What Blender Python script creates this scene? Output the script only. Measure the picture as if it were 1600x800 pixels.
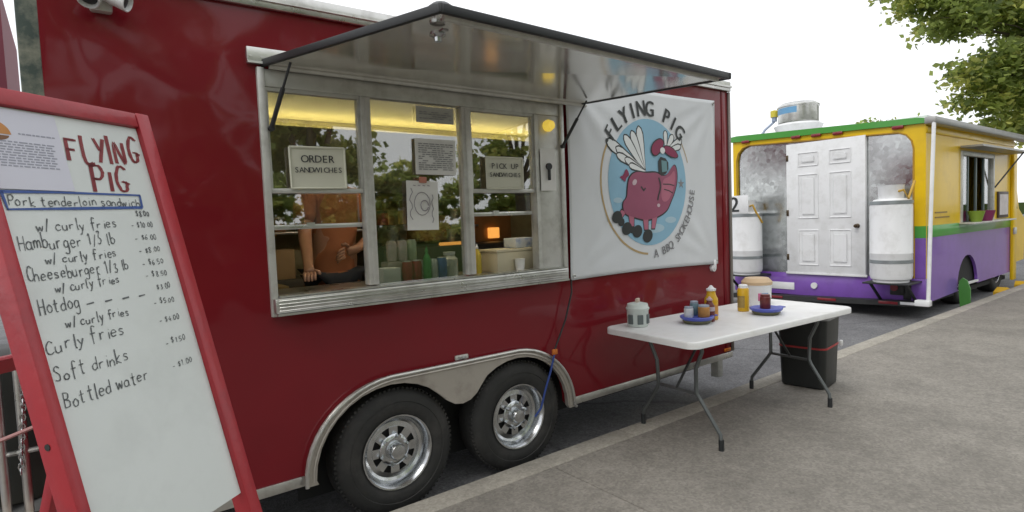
import bpy, bmesh, math, random
import numpy as np
from mathutils import Vector, Matrix, noise

SC = bpy.context.scene
COL = SC.collection
for o in list(bpy.data.objects):
    bpy.data.objects.remove(o)
random.seed(4)
RNG = np.random.default_rng(7)
R = math.radians

# ------------------------------------------------------------------ camera
cam_data = bpy.data.cameras.new("camera")
cam = bpy.data.objects.new("camera", cam_data)
COL.objects.link(cam)
yaw, pitch, roll = 0.64785, 0.060078, -0.039229
fwd = Vector((math.sin(yaw)*math.cos(pitch), math.cos(yaw)*math.cos(pitch), -math.sin(pitch)))
r0 = Vector((math.cos(yaw), -math.sin(yaw), 0)); u0 = r0.cross(fwd)
rt = r0*math.cos(roll) + u0*math.sin(roll); up = -r0*math.sin(roll) + u0*math.cos(roll)
Mc = Matrix((rt, up, -fwd)).transposed().to_4x4()
Mc.translation = Vector((0, -2.95, 1.50))
cam.matrix_world = Mc
cam_data.sensor_width = 36; cam_data.lens = 36*910.7/1600
cam_data.clip_start = 0.05; cam_data.clip_end = 2000
SC.camera = cam

# ------------------------------------------------------------------ sky and light (bright overcast)
SUN_EL, SUN_ROT = R(50), R(258)
world = bpy.data.worlds.new("World"); SC.world = world; world.use_nodes = True
wn, wl = world.node_tree.nodes, world.node_tree.links
wn.clear()
wo = wn.new('ShaderNodeOutputWorld'); bg = wn.new('ShaderNodeBackground')
sky = wn.new('ShaderNodeTexSky'); sky.sky_type = 'NISHITA'; sky.sun_disc = False
sky.sun_elevation = SUN_EL; sky.sun_rotation = SUN_ROT
tc = wn.new('ShaderNodeTexCoord'); nz = wn.new('ShaderNodeTexNoise')
nz.inputs['Scale'].default_value = 2.2; nz.inputs['Detail'].default_value = 5
cr = wn.new('ShaderNodeValToRGB')
cr.color_ramp.elements[0].position = .3; cr.color_ramp.elements[0].color = (11.0, 11.3, 11.8, 1)
cr.color_ramp.elements[1].position = .75; cr.color_ramp.elements[1].color = (14.0, 14.0, 14.0, 1)
mx = wn.new('ShaderNodeMix'); mx.data_type = 'RGBA'; mx.inputs['Factor'].default_value = .93
wl.new(tc.outputs['Generated'], nz.inputs['Vector']); wl.new(nz.outputs['Fac'], cr.inputs['Fac'])
wl.new(sky.outputs['Color'], mx.inputs['A']); wl.new(cr.outputs['Color'], mx.inputs['B'])
wl.new(mx.outputs['Result'], bg.inputs['Color']); bg.inputs['Strength'].default_value = .10
wl.new(bg.outputs[0], wo.inputs[0])
sl = bpy.data.lights.new("sun", 'SUN'); sl.energy = 1.0; sl.angle = R(25); sl.color = (1, .96, .9)
so = bpy.data.objects.new("sun", sl); COL.objects.link(so)
so.rotation_euler = (R(90)-SUN_EL, 0, R(180)-SUN_ROT)
SC.view_settings.view_transform = 'Standard'; SC.view_settings.look = 'None'
SC.view_settings.exposure = 0.12; SC.view_settings.gamma = 1.0
SC.cycles.max_bounces = 8; SC.cycles.transparent_max_bounces = 12
SC.cycles.use_denoising = True

# ------------------------------------------------------------------ materials
MATS = {}
def mat(name, col, rough=.5, metal=0., var=.12, vscale=6., bump=0., bscale=30., coat=0., spec=.5,
        emit=None, estr=0., dirt=None, dscale=3., damt=.5, wave=0., wscale=1.2, rvar=0.):
    if name in MATS: return MATS[name]
    m = bpy.data.materials.new(name); m.use_nodes = True
    n, l = m.node_tree.nodes, m.node_tree.links
    b = n['Principled BSDF']
    b.inputs['Roughness'].default_value = rough; b.inputs['Metallic'].default_value = metal
    b.inputs['Specular IOR Level'].default_value = spec
    if coat: b.inputs['Coat Weight'].default_value = coat; b.inputs['Coat Roughness'].default_value = .06
    t = n.new('ShaderNodeTexCoord')
    nt = n.new('ShaderNodeTexNoise'); nt.inputs['Scale'].default_value = vscale; nt.inputs['Detail'].default_value = 6
    l.new(t.outputs['Object'], nt.inputs['Vector'])
    mixc = n.new('ShaderNodeMix'); mixc.data_type = 'RGBA'
    mixc.inputs['A'].default_value = tuple(c*(1-var) for c in col)+(1,)
    mixc.inputs['B'].default_value = tuple(min(1, c*(1+var)) for c in col)+(1,)
    l.new(nt.outputs['Fac'], mixc.inputs['Factor'])
    out = mixc.outputs['Result']
    if dirt:
        nd = n.new('ShaderNodeTexNoise'); nd.inputs['Scale'].default_value = dscale; nd.inputs['Detail'].default_value = 8
        nd.inputs['Roughness'].default_value = .65
        l.new(t.outputs['Object'], nd.inputs['Vector'])
        rp = n.new('ShaderNodeValToRGB'); rp.color_ramp.elements[0].position = .48; rp.color_ramp.elements[1].position = .68
        l.new(nd.outputs['Fac'], rp.inputs['Fac'])
        mu = n.new('ShaderNodeMath'); mu.operation = 'MULTIPLY'; mu.inputs[1].default_value = damt
        l.new(rp.outputs['Color'], mu.inputs[0])
        m2 = n.new('ShaderNodeMix'); m2.data_type = 'RGBA'
        l.new(mu.outputs[0], m2.inputs['Factor']); l.new(out, m2.inputs['A']); m2.inputs['B'].default_value = dirt+(1,)
        out = m2.outputs['Result']
    l.new(out, b.inputs['Base Color'])
    if rvar:
        mr = n.new('ShaderNodeMapRange'); mr.inputs['To Min'].default_value = max(0, rough-rvar); mr.inputs['To Max'].default_value = rough+rvar
        l.new(nt.outputs['Fac'], mr.inputs['Value']); l.new(mr.outputs['Result'], b.inputs['Roughness'])
    prev = None
    for amt, s in ((wave, wscale), (bump, bscale)):
        if amt:
            nb = n.new('ShaderNodeTexNoise'); nb.inputs['Scale'].default_value = s; nb.inputs['Detail'].default_value = 1 if s < 1 else 2 if s < 8 else 6
            l.new(t.outputs['Object'], nb.inputs['Vector'])
            bp = n.new('ShaderNodeBump'); bp.inputs['Distance'].default_value = amt; bp.inputs['Strength'].default_value = 1
            l.new(nb.outputs['Fac'], bp.inputs['Height'])
            if prev: l.new(prev, bp.inputs['Normal'])
            prev = bp.outputs['Normal']
    if prev:
        l.new(prev, b.inputs['Normal'])
        if coat: l.new(prev, b.inputs['Coat Normal'])
    if emit:
        b.inputs['Emission Color'].default_value = emit+(1,); b.inputs['Emission Strength'].default_value = estr
    MATS[name] = m
    return m

def glass_mat():
    m = bpy.data.materials.new("window_glass"); m.use_nodes = True
    n, l = m.node_tree.nodes, m.node_tree.links
    n.remove(n['Principled BSDF'])
    lw = n.new('ShaderNodeLayerWeight'); lw.inputs['Blend'].default_value = .5
    pw = n.new('ShaderNodeMath'); pw.operation = 'POWER'; pw.inputs[1].default_value = 4.0; l.new(lw.outputs['Facing'], pw.inputs[0])
    fr = n.new('ShaderNodeMapRange'); fr.inputs['To Min'].default_value = .22; fr.inputs['To Max'].default_value = .95; l.new(pw.outputs[0], fr.inputs['Value'])
    tr = n.new('ShaderNodeBsdfTransparent'); tr.inputs['Color'].default_value = (.88, .9, .87, 1)
    gl = n.new('ShaderNodeBsdfGlossy'); gl.inputs['Roughness'].default_value = .015
    ms = n.new('ShaderNodeMixShader')
    l.new(fr.outputs[0], ms.inputs[0]); l.new(tr.outputs[0], ms.inputs[1]); l.new(gl.outputs[0], ms.inputs[2])
    l.new(ms.outputs[0], n['Material Output'].inputs[0])
    return m

def leaf_mat(name, col, trans):
    m = bpy.data.materials.new(name); m.use_nodes = True
    n, l = m.node_tree.nodes, m.node_tree.links
    b = n['Principled BSDF']; b.inputs['Roughness'].default_value = .5; b.inputs['Specular IOR Level'].default_value = .3
    t = n.new('ShaderNodeTexCoord'); nt = n.new('ShaderNodeTexNoise'); nt.inputs['Scale'].default_value = 3.5
    l.new(t.outputs['Object'], nt.inputs['Vector'])
    mixc = n.new('ShaderNodeMix'); mixc.data_type = 'RGBA'
    mixc.inputs['A'].default_value = tuple(c*.6 for c in col)+(1,)
    mixc.inputs['B'].default_value = tuple(min(1, c*1.4) for c in col)+(1,)
    l.new(nt.outputs['Fac'], mixc.inputs['Factor']); l.new(mixc.outputs['Result'], b.inputs['Base Color'])
    tb = n.new('ShaderNodeBsdfTranslucent'); tb.inputs['Color'].default_value = trans+(1,)
    ms = n.new('ShaderNodeMixShader'); ms.inputs[0].default_value = .62
    l.new(b.outputs[0], ms.inputs[1]); l.new(tb.outputs[0], ms.inputs[2]); l.new(ms.outputs[0], n['Material Output'].inputs[0])
    return m

RED = mat("trailer_red_paint", (.170, .0075, .0140), .31, 0, .06, 2.0, coat=.50, wave=.036, wscale=1.25, spec=.15, dirt=(.13, .010, .014), dscale=1.3, damt=.35)
ALU = mat("aluminium", (.62, .62, .60), .30, .9, .12, 9, bump=.0008, bscale=25, dirt=(.30, .29, .27), dscale=7, damt=.5, rvar=.1)
BRUSH = mat("dull_aluminium_frame", (.56, .56, .53), .42, .45, .14, 14, bump=.0006, bscale=40, dirt=(.28, .27, .24), dscale=9, damt=.45)
HATCH = mat("polished_hatch_sheet", (.80, .78, .74), .14, .78, .06, 3, wave=.003, wscale=2.4, rvar=.05)
FENDER = mat("fender_grey_metal", (.42, .39, .35), .42, .5, .12, 5, bump=.0008, bscale=30, dirt=(.20, .17, .14), dscale=6, damt=.5)
RUBBER = mat("tyre_rubber", (.021, .021, .020), .75, 0, .25, 10, bump=.001, bscale=60, dirt=(.06, .055, .05), dscale=5, damt=.5)
BLACK = mat("black_rubber_trim", (.018, .02, .022), .5, 0, .2, 10)
DARKMET = mat("dark_steel", (.035, .036, .036), .5, .3, .25, 12, bump=.0006, bscale=50)
CHROME = mat("chrome_steel", (.60, .62, .64), .22, 1., .15, 8, rvar=.12, dirt=(.25, .24, .22), dscale=14, damt=.4)
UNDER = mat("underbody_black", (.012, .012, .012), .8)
GLASS = glass_mat()
INWALL = mat("interior_olive_wall", (.34, .31, .17), .55, 0, .15, 3, dirt=(.12, .10, .05), dscale=2.5, damt=.6)
CEIL = mat("cream_ceiling_panel", (.78, .70, .40), .6, 0, .06, 2)
STEEL = mat("kitchen_steel", (.45, .45, .43), .3, .9, .15, 6, rvar=.1)
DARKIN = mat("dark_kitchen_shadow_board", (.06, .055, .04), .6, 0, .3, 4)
PAPER = mat("white_paper", (.72, .72, .70), .8, 0, .05, 10, wave=.002, wscale=5)
PAPERY = mat("cream_card", (.60, .60, .50), .8, 0, .06, 8)
INK = mat("black_ink", (.035, .037, .04), .7, 0, .3, 40)
INKG = mat("grey_ink", (.25, .25, .26), .8, 0, .2, 40)
PLASTW = mat("white_table_plastic", (.74, .74, .73), .42, 0, .04, 5, bump=.0007, bscale=90, dirt=(.55, .54, .50), dscale=4, damt=.4)
GREYMET = mat("grey_table_legs", (.12, .13, .13), .42, .5, .2, 12)
PAINTW = mat("white_gloss_paint", (.76, .77, .78), .32, 0, .04, 4, wave=.002, wscale=5, dirt=(.5, .5, .48), dscale=6, damt=.35)

# ------------------------------------------------------------------ mesh helpers (all take world coordinates unless a matrix is given)
def NB(): return bmesh.new()
def box(bm, lo, hi, M=None, bev=0., seg=2):
    lo, hi = Vector(lo), Vector(hi)
    vs = [bm.verts.new((x, y, z)) for x in (lo.x, hi.x) for y in (lo.y, hi.y) for z in (lo.z, hi.z)]
    fs = [bm.faces.new([vs[i] for i in q]) for q in ((0,1,3,2),(4,6,7,5),(0,4,5,1),(2,3,7,6),(0,2,6,4),(1,5,7,3))]
    if bev:
        es = list({e for f in fs for e in f.edges})
        rr = bmesh.ops.bevel(bm, geom=es, offset=bev, segments=seg, affect='EDGES', profile=.5)
        vs = list({v for v in vs if v.is_valid} | set(rr['verts']))
    if M is not None: bmesh.ops.transform(bm, matrix=M, verts=vs)
    return vs
def frame_of(d):
    d = Vector(d).normalized()
    a = Vector((0, 0, 1)) if abs(d.z) < .9 else Vector((1, 0, 0))
    x = d.cross(a).normalized(); return x, d.cross(x).normalized()
def tube(bm, pts, r, seg=10, cap=True, closed=False):
    pts = [Vector(p) for p in pts]; n = len(pts)
    rr = r if isinstance(r, (list, tuple)) else [r]*n
    rings = []; px = None
    for i, p in enumerate(pts):
        if closed: d = pts[(i+1) % n]-pts[i-1]
        else: d = pts[min(i+1, n-1)]-pts[max(i-1, 0)]
        d.normalize()
        if px is None: x, y = frame_of(d)
        else:
            x = (px-d*px.dot(d)).normalized(); y = d.cross(x)
        px = x
        rings.append([bm.verts.new(p+x*math.cos(a)*rr[i]+y*math.sin(a)*rr[i]) for a in [2*math.pi*k/seg for k in range(seg)]])
    for i in range(n if closed else n-1):
        A, B = rings[i], rings[(i+1) % n]
        for k in range(seg): bm.faces.new((A[k], A[(k+1) % seg], B[(k+1) % seg], B[k]))
    if cap and not closed:
        bm.faces.new(rings[0][::-1]); bm.faces.new(rings[-1])
def cyl(bm, a, b, r, seg=16): tube(bm, [a, b], r, seg)
def lathe(bm, prof, M, seg=28):
    """prof: (radius, height) pairs turned round local z, placed by M"""
    rings = []
    for r, h in prof:
        if r < 1e-6: rings.append([bm.verts.new(M @ Vector((0, 0, h)))])
        else: rings.append([bm.verts.new(M @ Vector((r*math.cos(2*math.pi*k/seg), r*math.sin(2*math.pi*k/seg), h))) for k in range(seg)])
    for A, B in zip(rings[:-1], rings[1:]):
        for k in range(seg):
            k2 = (k+1) % seg
            q = [A[k % len(A)], A[k2 % len(A)], B[k2 % len(B)], B[k % len(B)]]
            u = []
            for v in q:
                if v not in u: u.append(v)
            if len(u) > 2:
                try: bm.faces.new(u)
                except ValueError: pass
def prism(bm, poly, M, depth):
    """closed 2-D outline in local xy pushed along local z"""
    a = [bm.verts.new(M @ Vector((x, y, 0))) for x, y in poly]
    b = [bm.verts.new(M @ Vector((x, y, depth))) for x, y in poly]
    n = len(poly)
    f1 = bm.faces.new(a[::-1]); f2 = bm.faces.new(b)
    for i in range(n): bm.faces.new((a[i], a[(i+1) % n], b[(i+1) % n], b[i]))
    f1.normal_update(); f2.normal_update()
    bmesh.ops.triangulate(bm, faces=[f1, f2])
def axes(o, x, y, z=None):
    x, y = Vector(x), Vector(y); z = Vector(z) if z is not None else x.cross(y)
    M = Matrix((x, y, z)).transposed().to_4x4(); M.translation = Vector(o); return M
XZ = lambda y, d=-1: axes((0, y, 0), (1, 0, 0), (0, 0, 1), (0, d, 0))     # local xy -> world xz
YZ = lambda x, d=-1: axes((x, 0, 0), (0, 1, 0), (0, 0, 1), (d, 0, 0))     # local xy -> world yz
TM = Matrix.Translation

ROOTM = {}
def thing(name, label, cat, loc=(0, 0, 0), rz=0., group=None):
    o = bpy.data.objects.new(name, None); COL.objects.link(o); o.empty_display_size = .2
    o.location = loc; o.rotation_euler = (0, 0, rz)
    o['label'] = label; o['category'] = cat
    if group: o['group'] = group
    ROOTM[o.name] = (TM(Vector(loc)) @ Matrix.Rotation(rz, 4, 'Z')).inverted()
    return o
def finish(bm, name, m, smooth, parent):
    bmesh.ops.recalc_face_normals(bm, faces=bm.faces)
    if parent is not None: bmesh.ops.transform(bm, matrix=ROOTM[parent.name], verts=bm.verts)
    me = bpy.data.meshes.new(name)
    bm.to_mesh(me); bm.free()
    if smooth is not None:
        me.polygons.foreach_set('use_smooth', [True]*len(me.polygons))
        if smooth < 3.1: me.set_sharp_from_angle(angle=smooth)
    for mm in (m if isinstance(m, (list, tuple)) else [m]): me.materials.append(mm)
    return me
def part(name, bm, m, parent, smooth=R(40), label=None):
    me = finish(bm, name, m, smooth, parent)
    o = bpy.data.objects.new(name, me); COL.objects.link(o)
    if parent is not None:
        o.parent = parent; ROOTM[o.name] = ROOTM[parent.name]
    if label: o['label'] = label
    return o
def solo(name, bm, m, label, cat, smooth=R(40), group=None, kind=None, loc=None):
    """a thing that is one mesh"""
    base = Vector(loc) if loc else Vector((0, 0, 0))
    if loc: bmesh.ops.transform(bm, matrix=TM(-base), verts=bm.verts)
    me = finish(bm, name, m, smooth, None)
    o = bpy.data.objects.new(name, me); COL.objects.link(o); o.location = base
    ROOTM[o.name] = TM(-base)
    if kind: o['kind'] = kind
    if label: o['label'] = label
    if cat: o['category'] = cat
    if group: o['group'] = group
    return o
def structure(name, bm, m, smooth=None):
    return solo(name, bm, m, None, None, smooth, kind='structure')

def glyph_mesh(ch):
    cu = bpy.data.curves.new("glyph", 'FONT'); cu.body = ch; cu.size = 1; cu.align_x = 'CENTER'; cu.resolution_u = 3
    ob = bpy.data.objects.new("glyph", cu); COL.objects.link(ob)
    dg = bpy.context.evaluated_depsgraph_get()
    me = bpy.data.meshes.new_from_object(ob.evaluated_get(dg))
    bpy.data.objects.remove(ob); bpy.data.curves.remove(cu)
    return me
GL = {}
def glyph(bm, ch, M, bold=0.):
    if ch == ' ': return
    if ch not in GL: GL[ch] = glyph_mesh(ch)
    k = len(bm.verts)
    for dx in ((-bold, bold) if bold else (0,)):
        vs = [bm.verts.new(M @ (v.co+Vector((dx, 0, dx*.02)))) for v in GL[ch].vertices]
        for p in GL[ch].polygons: bm.faces.new([vs[i] for i in p.vertices])
def line_text(bm, s, M, size, adv=.62, bold=0.):
    w = adv*size*(len(s)-1)
    for i, ch in enumerate(s):
        glyph(bm, ch, M @ TM(Vector((i*adv*size-w/2, 0, 0))) @ Matrix.Scale(size, 4), bold)

# ------------------------------------------------------------------ ground, road, pavement
ROADZ = -.125
GRASS = mat("lawn_ground", (.035, .05, .018), .95, 0, .4, 3, bump=.02, bscale=20, spec=0.)
bm = NB(); s = 900
f = [bm.verts.new((x, y, -.19)) for x, y in ((-s, -s), (s, -s), (s, s), (-s, s))]; bm.faces.new(f)
structure("ground", bm, GRASS)
def paving_mat(name, col, dark, light, bump, crack=True):
    m = bpy.data.materials.new(name); m.use_nodes = True
    n, l = m.node_tree.nodes, m.node_tree.links
    b = n['Principled BSDF']; b.inputs['Roughness'].default_value = .82; b.inputs['Specular IOR Level'].default_value = .3
    t = n.new('ShaderNodeTexCoord')
    def noi(s, d, r=.6):
        q = n.new('ShaderNodeTexNoise'); q.inputs['Scale'].default_value = s; q.inputs['Detail'].default_value = d; q.inputs['Roughness'].default_value = r
        l.new(t.outputs['Object'], q.inputs['Vector']); return q.outputs['Fac']
    def ramp(fac, a, bb, ca, cb):
        q = n.new('ShaderNodeValToRGB'); q.color_ramp.elements[0].position = a; q.color_ramp.elements[1].position = bb
        q.color_ramp.elements[0].color = ca; q.color_ramp.elements[1].color = cb; l.new(fac, q.inputs['Fac']); return q.outputs['Color']
    def mixm(a, bb, mode, fac=1.):
        q = n.new('ShaderNodeMix'); q.data_type = 'RGBA'; q.blend_type = mode; q.inputs['Factor'].default_value = fac
        l.new(a, q.inputs['A']); l.new(bb, q.inputs['B']); return q.outputs['Result']
    g = lambda v: (v, v, v, 1)
    base = ramp(noi(.55, 6), .35, .68, tuple(c*.90 for c in col)+(1,), tuple(c*1.07 for c in col)+(1,))
    vo = n.new('ShaderNodeTexVoronoi'); vo.inputs['Scale'].default_value = 75; l.new(t.outputs['Object'], vo.inputs['Vector'])
    hs = n.new('ShaderNodeSeparateColor'); l.new(vo.outputs['Color'], hs.inputs[0])
    peb = ramp(hs.outputs[0], .05, .95, dark+(1,), light+(1,))
    out = mixm(base, peb, 'MULTIPLY', .55)
    out = mixm(out, ramp(noi(2.2, 9, .72), .36, .62, g(.84), g(1.06)), 'MULTIPLY', 1)
    out = mixm(out, ramp(noi(14, 6, .7), .3, .7, g(.86), g(1.10)), 'MULTIPLY', 1)
    stain = ramp(noi(7.5, 3, .5), .655, .73, g(1), g(.86))
    out = mixm(out, stain, 'MULTIPLY', 1)
    if crack:
        ve = n.new('ShaderNodeTexVoronoi'); ve.feature = 'DISTANCE_TO_EDGE'; ve.inputs['Scale'].default_value = .33
        wv = n.new('ShaderNodeMix'); wv.data_type = 'RGBA'; wv.inputs['Factor'].default_value = .12
        nn = n.new('ShaderNodeTexNoise'); nn.inputs['Scale'].default_value = 3; nn.inputs['Detail'].default_value = 6
        l.new(t.outputs['Object'], nn.inputs['Vector']); l.new(t.outputs['Object'], wv.inputs['A']); l.new(nn.outputs['Color'], wv.inputs['B'])
        l.new(wv.outputs['Result'], ve.inputs['Vector'])
        out = mixm(out, ramp(ve.outputs['Distance'], .0, .006, g(.45), g(1)), 'MULTIPLY', .8)
    l.new(out, b.inputs['Base Color'])
    bp = n.new('ShaderNodeBump'); bp.inputs['Distance'].default_value = bump; l.new(vo.outputs['Distance'], bp.inputs['Height'])
    bp2 = n.new('ShaderNodeBump'); bp2.inputs['Distance'].default_value = .006; l.new(noi(5, 8, .7), bp2.inputs['Height']); l.new(bp.outputs[0], bp2.inputs['Normal'])
    l.new(bp2.outputs[0], b.inputs['Normal'])
    return m
WALK = paving_mat("exposed_aggregate_walk", (.250, .236, .213), (.66, .64, .60), (1.16, 1.13, 1.08), .0012, False)
KERBM = paving_mat("kerb_concrete", (.36, .34, .30), (.7, .68, .64), (1.08, 1.06, 1.02), .001, False)
ASPH = paving_mat("weathered_asphalt", (.17, .17, .175), (.5, .5, .5), (1.3, 1.3, 1.3), .003)
bm = NB(); box(bm, (-60, -.10, -.18), (240, 16, ROADZ)); structure("road", bm, ASPH)
KY = -.15                                         # kerb face
pave = structure("pavement", (lambda b: (box(b, (-60, -7.5, -.17), (240, -.31, -.02)), b)[1])(NB()), WALK)
xs = [-60, -9.75, -3.75, 2.25, 8.25, 14.25, 20.25, 40, 240]
for a, b in zip(xs[:-1], xs[1:]):
    for y0, y1 in ((-3.8, KY-.17), (-7.5, -3.806)):
        bm = NB(); box(bm, (a+.003, y0, -.018), (b-.003, y1, 0), bev=.003, seg=1); part("slab", bm, WALK, pave, None)
kerb = structure("kerb", (lambda b: (box(b, (-60, KY-.155, -.175), (240, KY-.01, -.03)), b)[1])(NB()), KERBM)
x = -9.0
while x < 40:
    bm = NB(); box(bm, (x+.004, KY-.163, -.16), (x+2.996, KY+random.uniform(-.004, .004), .0+random.uniform(-.002, .002)), bev=.012, seg=2)
    part("kerb_stone", bm, KERBM, kerb, R(30)); x += 3.0

# ------------------------------------------------------------------ red food trailer
X0, X1, YB, ZS, ZT = -.055, 4.66, 2.30, .215, 2.56      # body left, right, back, skirt, wall top
WX0, WX1, WZ0, WZ1 = .757, 2.69, 1.09, 2.268            # serving window opening
T = thing("food_trailer", "dark red food trailer with raised metal serving hatch and tandem wheels", "food trailer", (2.31, 1.15, ROADZ))
AX = ((1.385, .36), (2.243, .36))
def arch_points():
    """outline of the double wheel arch, left foot to right foot"""
    pts = [(.90, ZS)]
    for k in range(9):
        a = R(180-k*10.5); pts.append((1.36+.445*math.cos(a)*1.0, .235+.44*math.sin(a)))
    for k in range(9):
        a = R(84-k*10.5); pts.append((2.215+.445*math.cos(a), .235+.43*math.sin(a)))
    pts.append((2.675, ZS)); return pts
ARCH = arch_points()
bm = NB()
side = [(X0, ZS)]+ARCH+[(X1, ZS), (X1, WZ0), (X0, WZ0)]
prism(bm, side, XZ(0.045), .045)
box(bm, (X0, 0, WZ0), (WX0, .045, ZT)); box(bm, (WX1, 0, WZ0), (X1, .045, ZT)); box(bm, (WX0, 0, WZ1), (WX1, .045, ZT))
part("side_wall", bm, RED, T, None)
bm = NB()
box(bm, (X0, YB-.04, ZS), (X1, YB, ZT)); box(bm, (X0, .045, ZS), (X0+.04, YB-.04, ZT)); box(bm, (X1-.04, .045, ZS), (X1, YB-.04, ZT))
part("body_shell", bm, RED, T, None)
bm = NB(); box(bm, (X0+.04, .262, ZS+.02), (X1-.04, YB-.04, .35)); box(bm, (X0+.1, .27, .08), (X1-.1, .35, ZS+.02)); box(bm, (X0+.1, 1.9, .08), (X1-.1, 2.0, ZS+.02))
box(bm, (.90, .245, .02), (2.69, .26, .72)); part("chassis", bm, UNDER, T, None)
bm = NB(); box(bm, (X0-.01, -.02, ZT), (X1+.01, YB+.02, ZT+.05)); part("roof", bm, mat("roof_white_metal", (.6, .6, .6), .5, .3), T, None)
bm = NB(); box(bm, (X0-.015, -.028, ZT-.012), (X1+.012, -.002, ZT+.072), bev=.006); box(bm, (X0-.015, -.040, ZT+.018), (X1+.012, -.0285, ZT+.034)); part("roof_trim", bm, ALU, T)
for xa, xb in ((X0-.002, .863), (2.716, X1)):
    bm = NB(); box(bm, (xa, -.012, ZS-.008), (xb, -.001, ZS+.045), bev=.004); part("skirt_trim", bm, ALU, T)
bm = NB(); box(bm, (X1-.012, -.022, ZS+.05), (X1+.014, -.002, ZT-.015), bev=.006); part("corner_trim", bm, mat("dull_edge_trim", (.24, .22, .20), .45, .5), T)
bm = NB(); box(bm, (X1-.10, -.006, ZS+.05), (X1-.02, -.0015, ZT-.015), bev=.002); part("corner_panel", bm, RED, T)
# fender
bm = NB()
out = []
out.append((.865, ZS-.01))
for k in range(13):
    a = R(180-k*7.2); out.append((1.375+.51*math.cos(a), .225+.455*math.sin(a)))
for k in range(13):
    a = R(86.4-k*7.2); out.append((2.195+.50*math.cos(a), .225+.452*math.sin(a)))
out.append((2.712, ZS-.01))
inn = [(2.655, ZS-.01)]
for k in range(12):
    a = R(k*11.2); inn.append((2.215+.425*math.cos(a), .225+.405*math.sin(a)))
inn += [(1.935, .512), (1.90, .47), (1.855, .44), (1.80, .428), (1.745, .437), (1.695, .468), (1.645, .515)]
for k in range(12):
    a = R(57+k*11.15); inn.append((1.345+.43*math.cos(a), .225+.41*math.sin(a)))
inn.append((.925, ZS-.01))
prism(bm, out+inn, XZ(-.004), .030)
part("fender", bm, FENDER, T, R(25))
bm = NB(); tube(bm, [(x, -.038, z) for x, z in out], .011, 8); part("fender_bead", bm, ALU, T)
bm = NB(); tube(bm, [(1.375+(x-1.375)*.945+.008, -.036, .225+(z-.225)*.95) for x, z in out[1:14]]+[(2.195+(x-2.195)*.945-.008, -.036, .225+(z-.225)*.95) for x, z in out[14:27]], .007, 6); part("fender_bead", bm, FENDER, T)
# wheels
def wheel(root, cx, cz, yf, ro, rr, width, seg=40, tyre_m=RUBBER):
    """outer face at y=yf, turned about the y axis"""
    M = axes((cx, yf, cz), (1, 0, 0), (0, 0, 1), (0, -1, 0))
    w = part("wheel", (lambda b: (lathe(b, [(0, -width*.6), (.06, -width*.6), (.06, -.1), (0, -.1)], M, 16), b)[1])(NB()), DARKMET, root)
    bm = NB()
    lathe(bm, [(rr-.01, -width), (ro-.05, -width), (ro-.012, -width+.02), (ro, -width+.05), (ro, -.06), (ro-.006, -.045), (ro-.02, -.018), (ro-.045, -.004), (ro-.075, 0), (ro-.078, -.004), (ro-.10, -.001),
               (rr+.028, -.006), (rr+.006, -.016), (rr-.006, -.03)], M, seg)
    for k in range(seg*2):
        a = math.pi*k/seg; Q = M @ Matrix.Rotation(a, 4, 'Z')
        box(bm, (ro-.016, -.009, -.075), (ro-.0005, .004, -.032), Q)
    part("tyre", bm, tyre_m, w, R(35))
    bm = NB()
    lathe(bm, [(rr-.012, -.14), (rr-.022, -.045), (rr-.014, -.03), (rr-.004, -.022), (rr+.006, -.012), (rr+.005, -.006), (rr-.004, -.008), (rr-.014, -.02), (rr-.022, -.04), (rr-.03, -.062), (rr-.045, -.07),
               (rr*.64, -.066)], M, seg)
    n = 8
    for k in range(n):                                              # spokes between the vent holes
        a0 = 2*math.pi*k/n
        q = [(rr*.66, -math.pi/n*.52), (rr*.66, math.pi/n*.52), (rr*.42, math.pi/n*.75), (rr*.42, -math.pi/n*.75)]
        poly = [(r_*math.cos(a0+a_), r_*math.sin(a0+a_)) for r_, a_ in q]
        prism(bm, poly, M @ TM(Vector((0, 0, -.072))), .010)
    lathe(bm, [(rr*.45, -.066), (rr*.44, -.058), (rr*.38, -.05), (rr*.30, -.046), (rr*.27, -.048), (0, -.048)], M, seg)
    part("rim", bm, CHROME, w, R(35))
    bm = NB(); lathe(bm, [(.048, -.048), (.047, -.012), (.040, -.002), (.02, .002), (0, .002)], M, 20); part("hub_cap", bm, CHROME, w)
    bm = NB(); lathe(bm, [(rr*.72, -.085), (0, -.085)], M, 24); part("brake_drum", bm, UNDER, w)
    for k in range(6):
        a = 2*math.pi*k/6+.3; bm = NB()
        cyl(bm, M @ Vector((.083*math.cos(a), .083*math.sin(a), -.05)), M @ Vector((.083*math.cos(a), .083*math.sin(a), -.022)), .012, 6); part("lug_nut", bm, CHROME, w)
    return w
for cx, ro in AX: wheel(T, cx, ROADZ+ro, -.006, ro, .205, .21)
bm = NB()
for cx, ro in AX: cyl(bm, (cx, .2, .225), (cx, 2.2, .225), .04)
part("axle", bm, UNDER, T)
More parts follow.
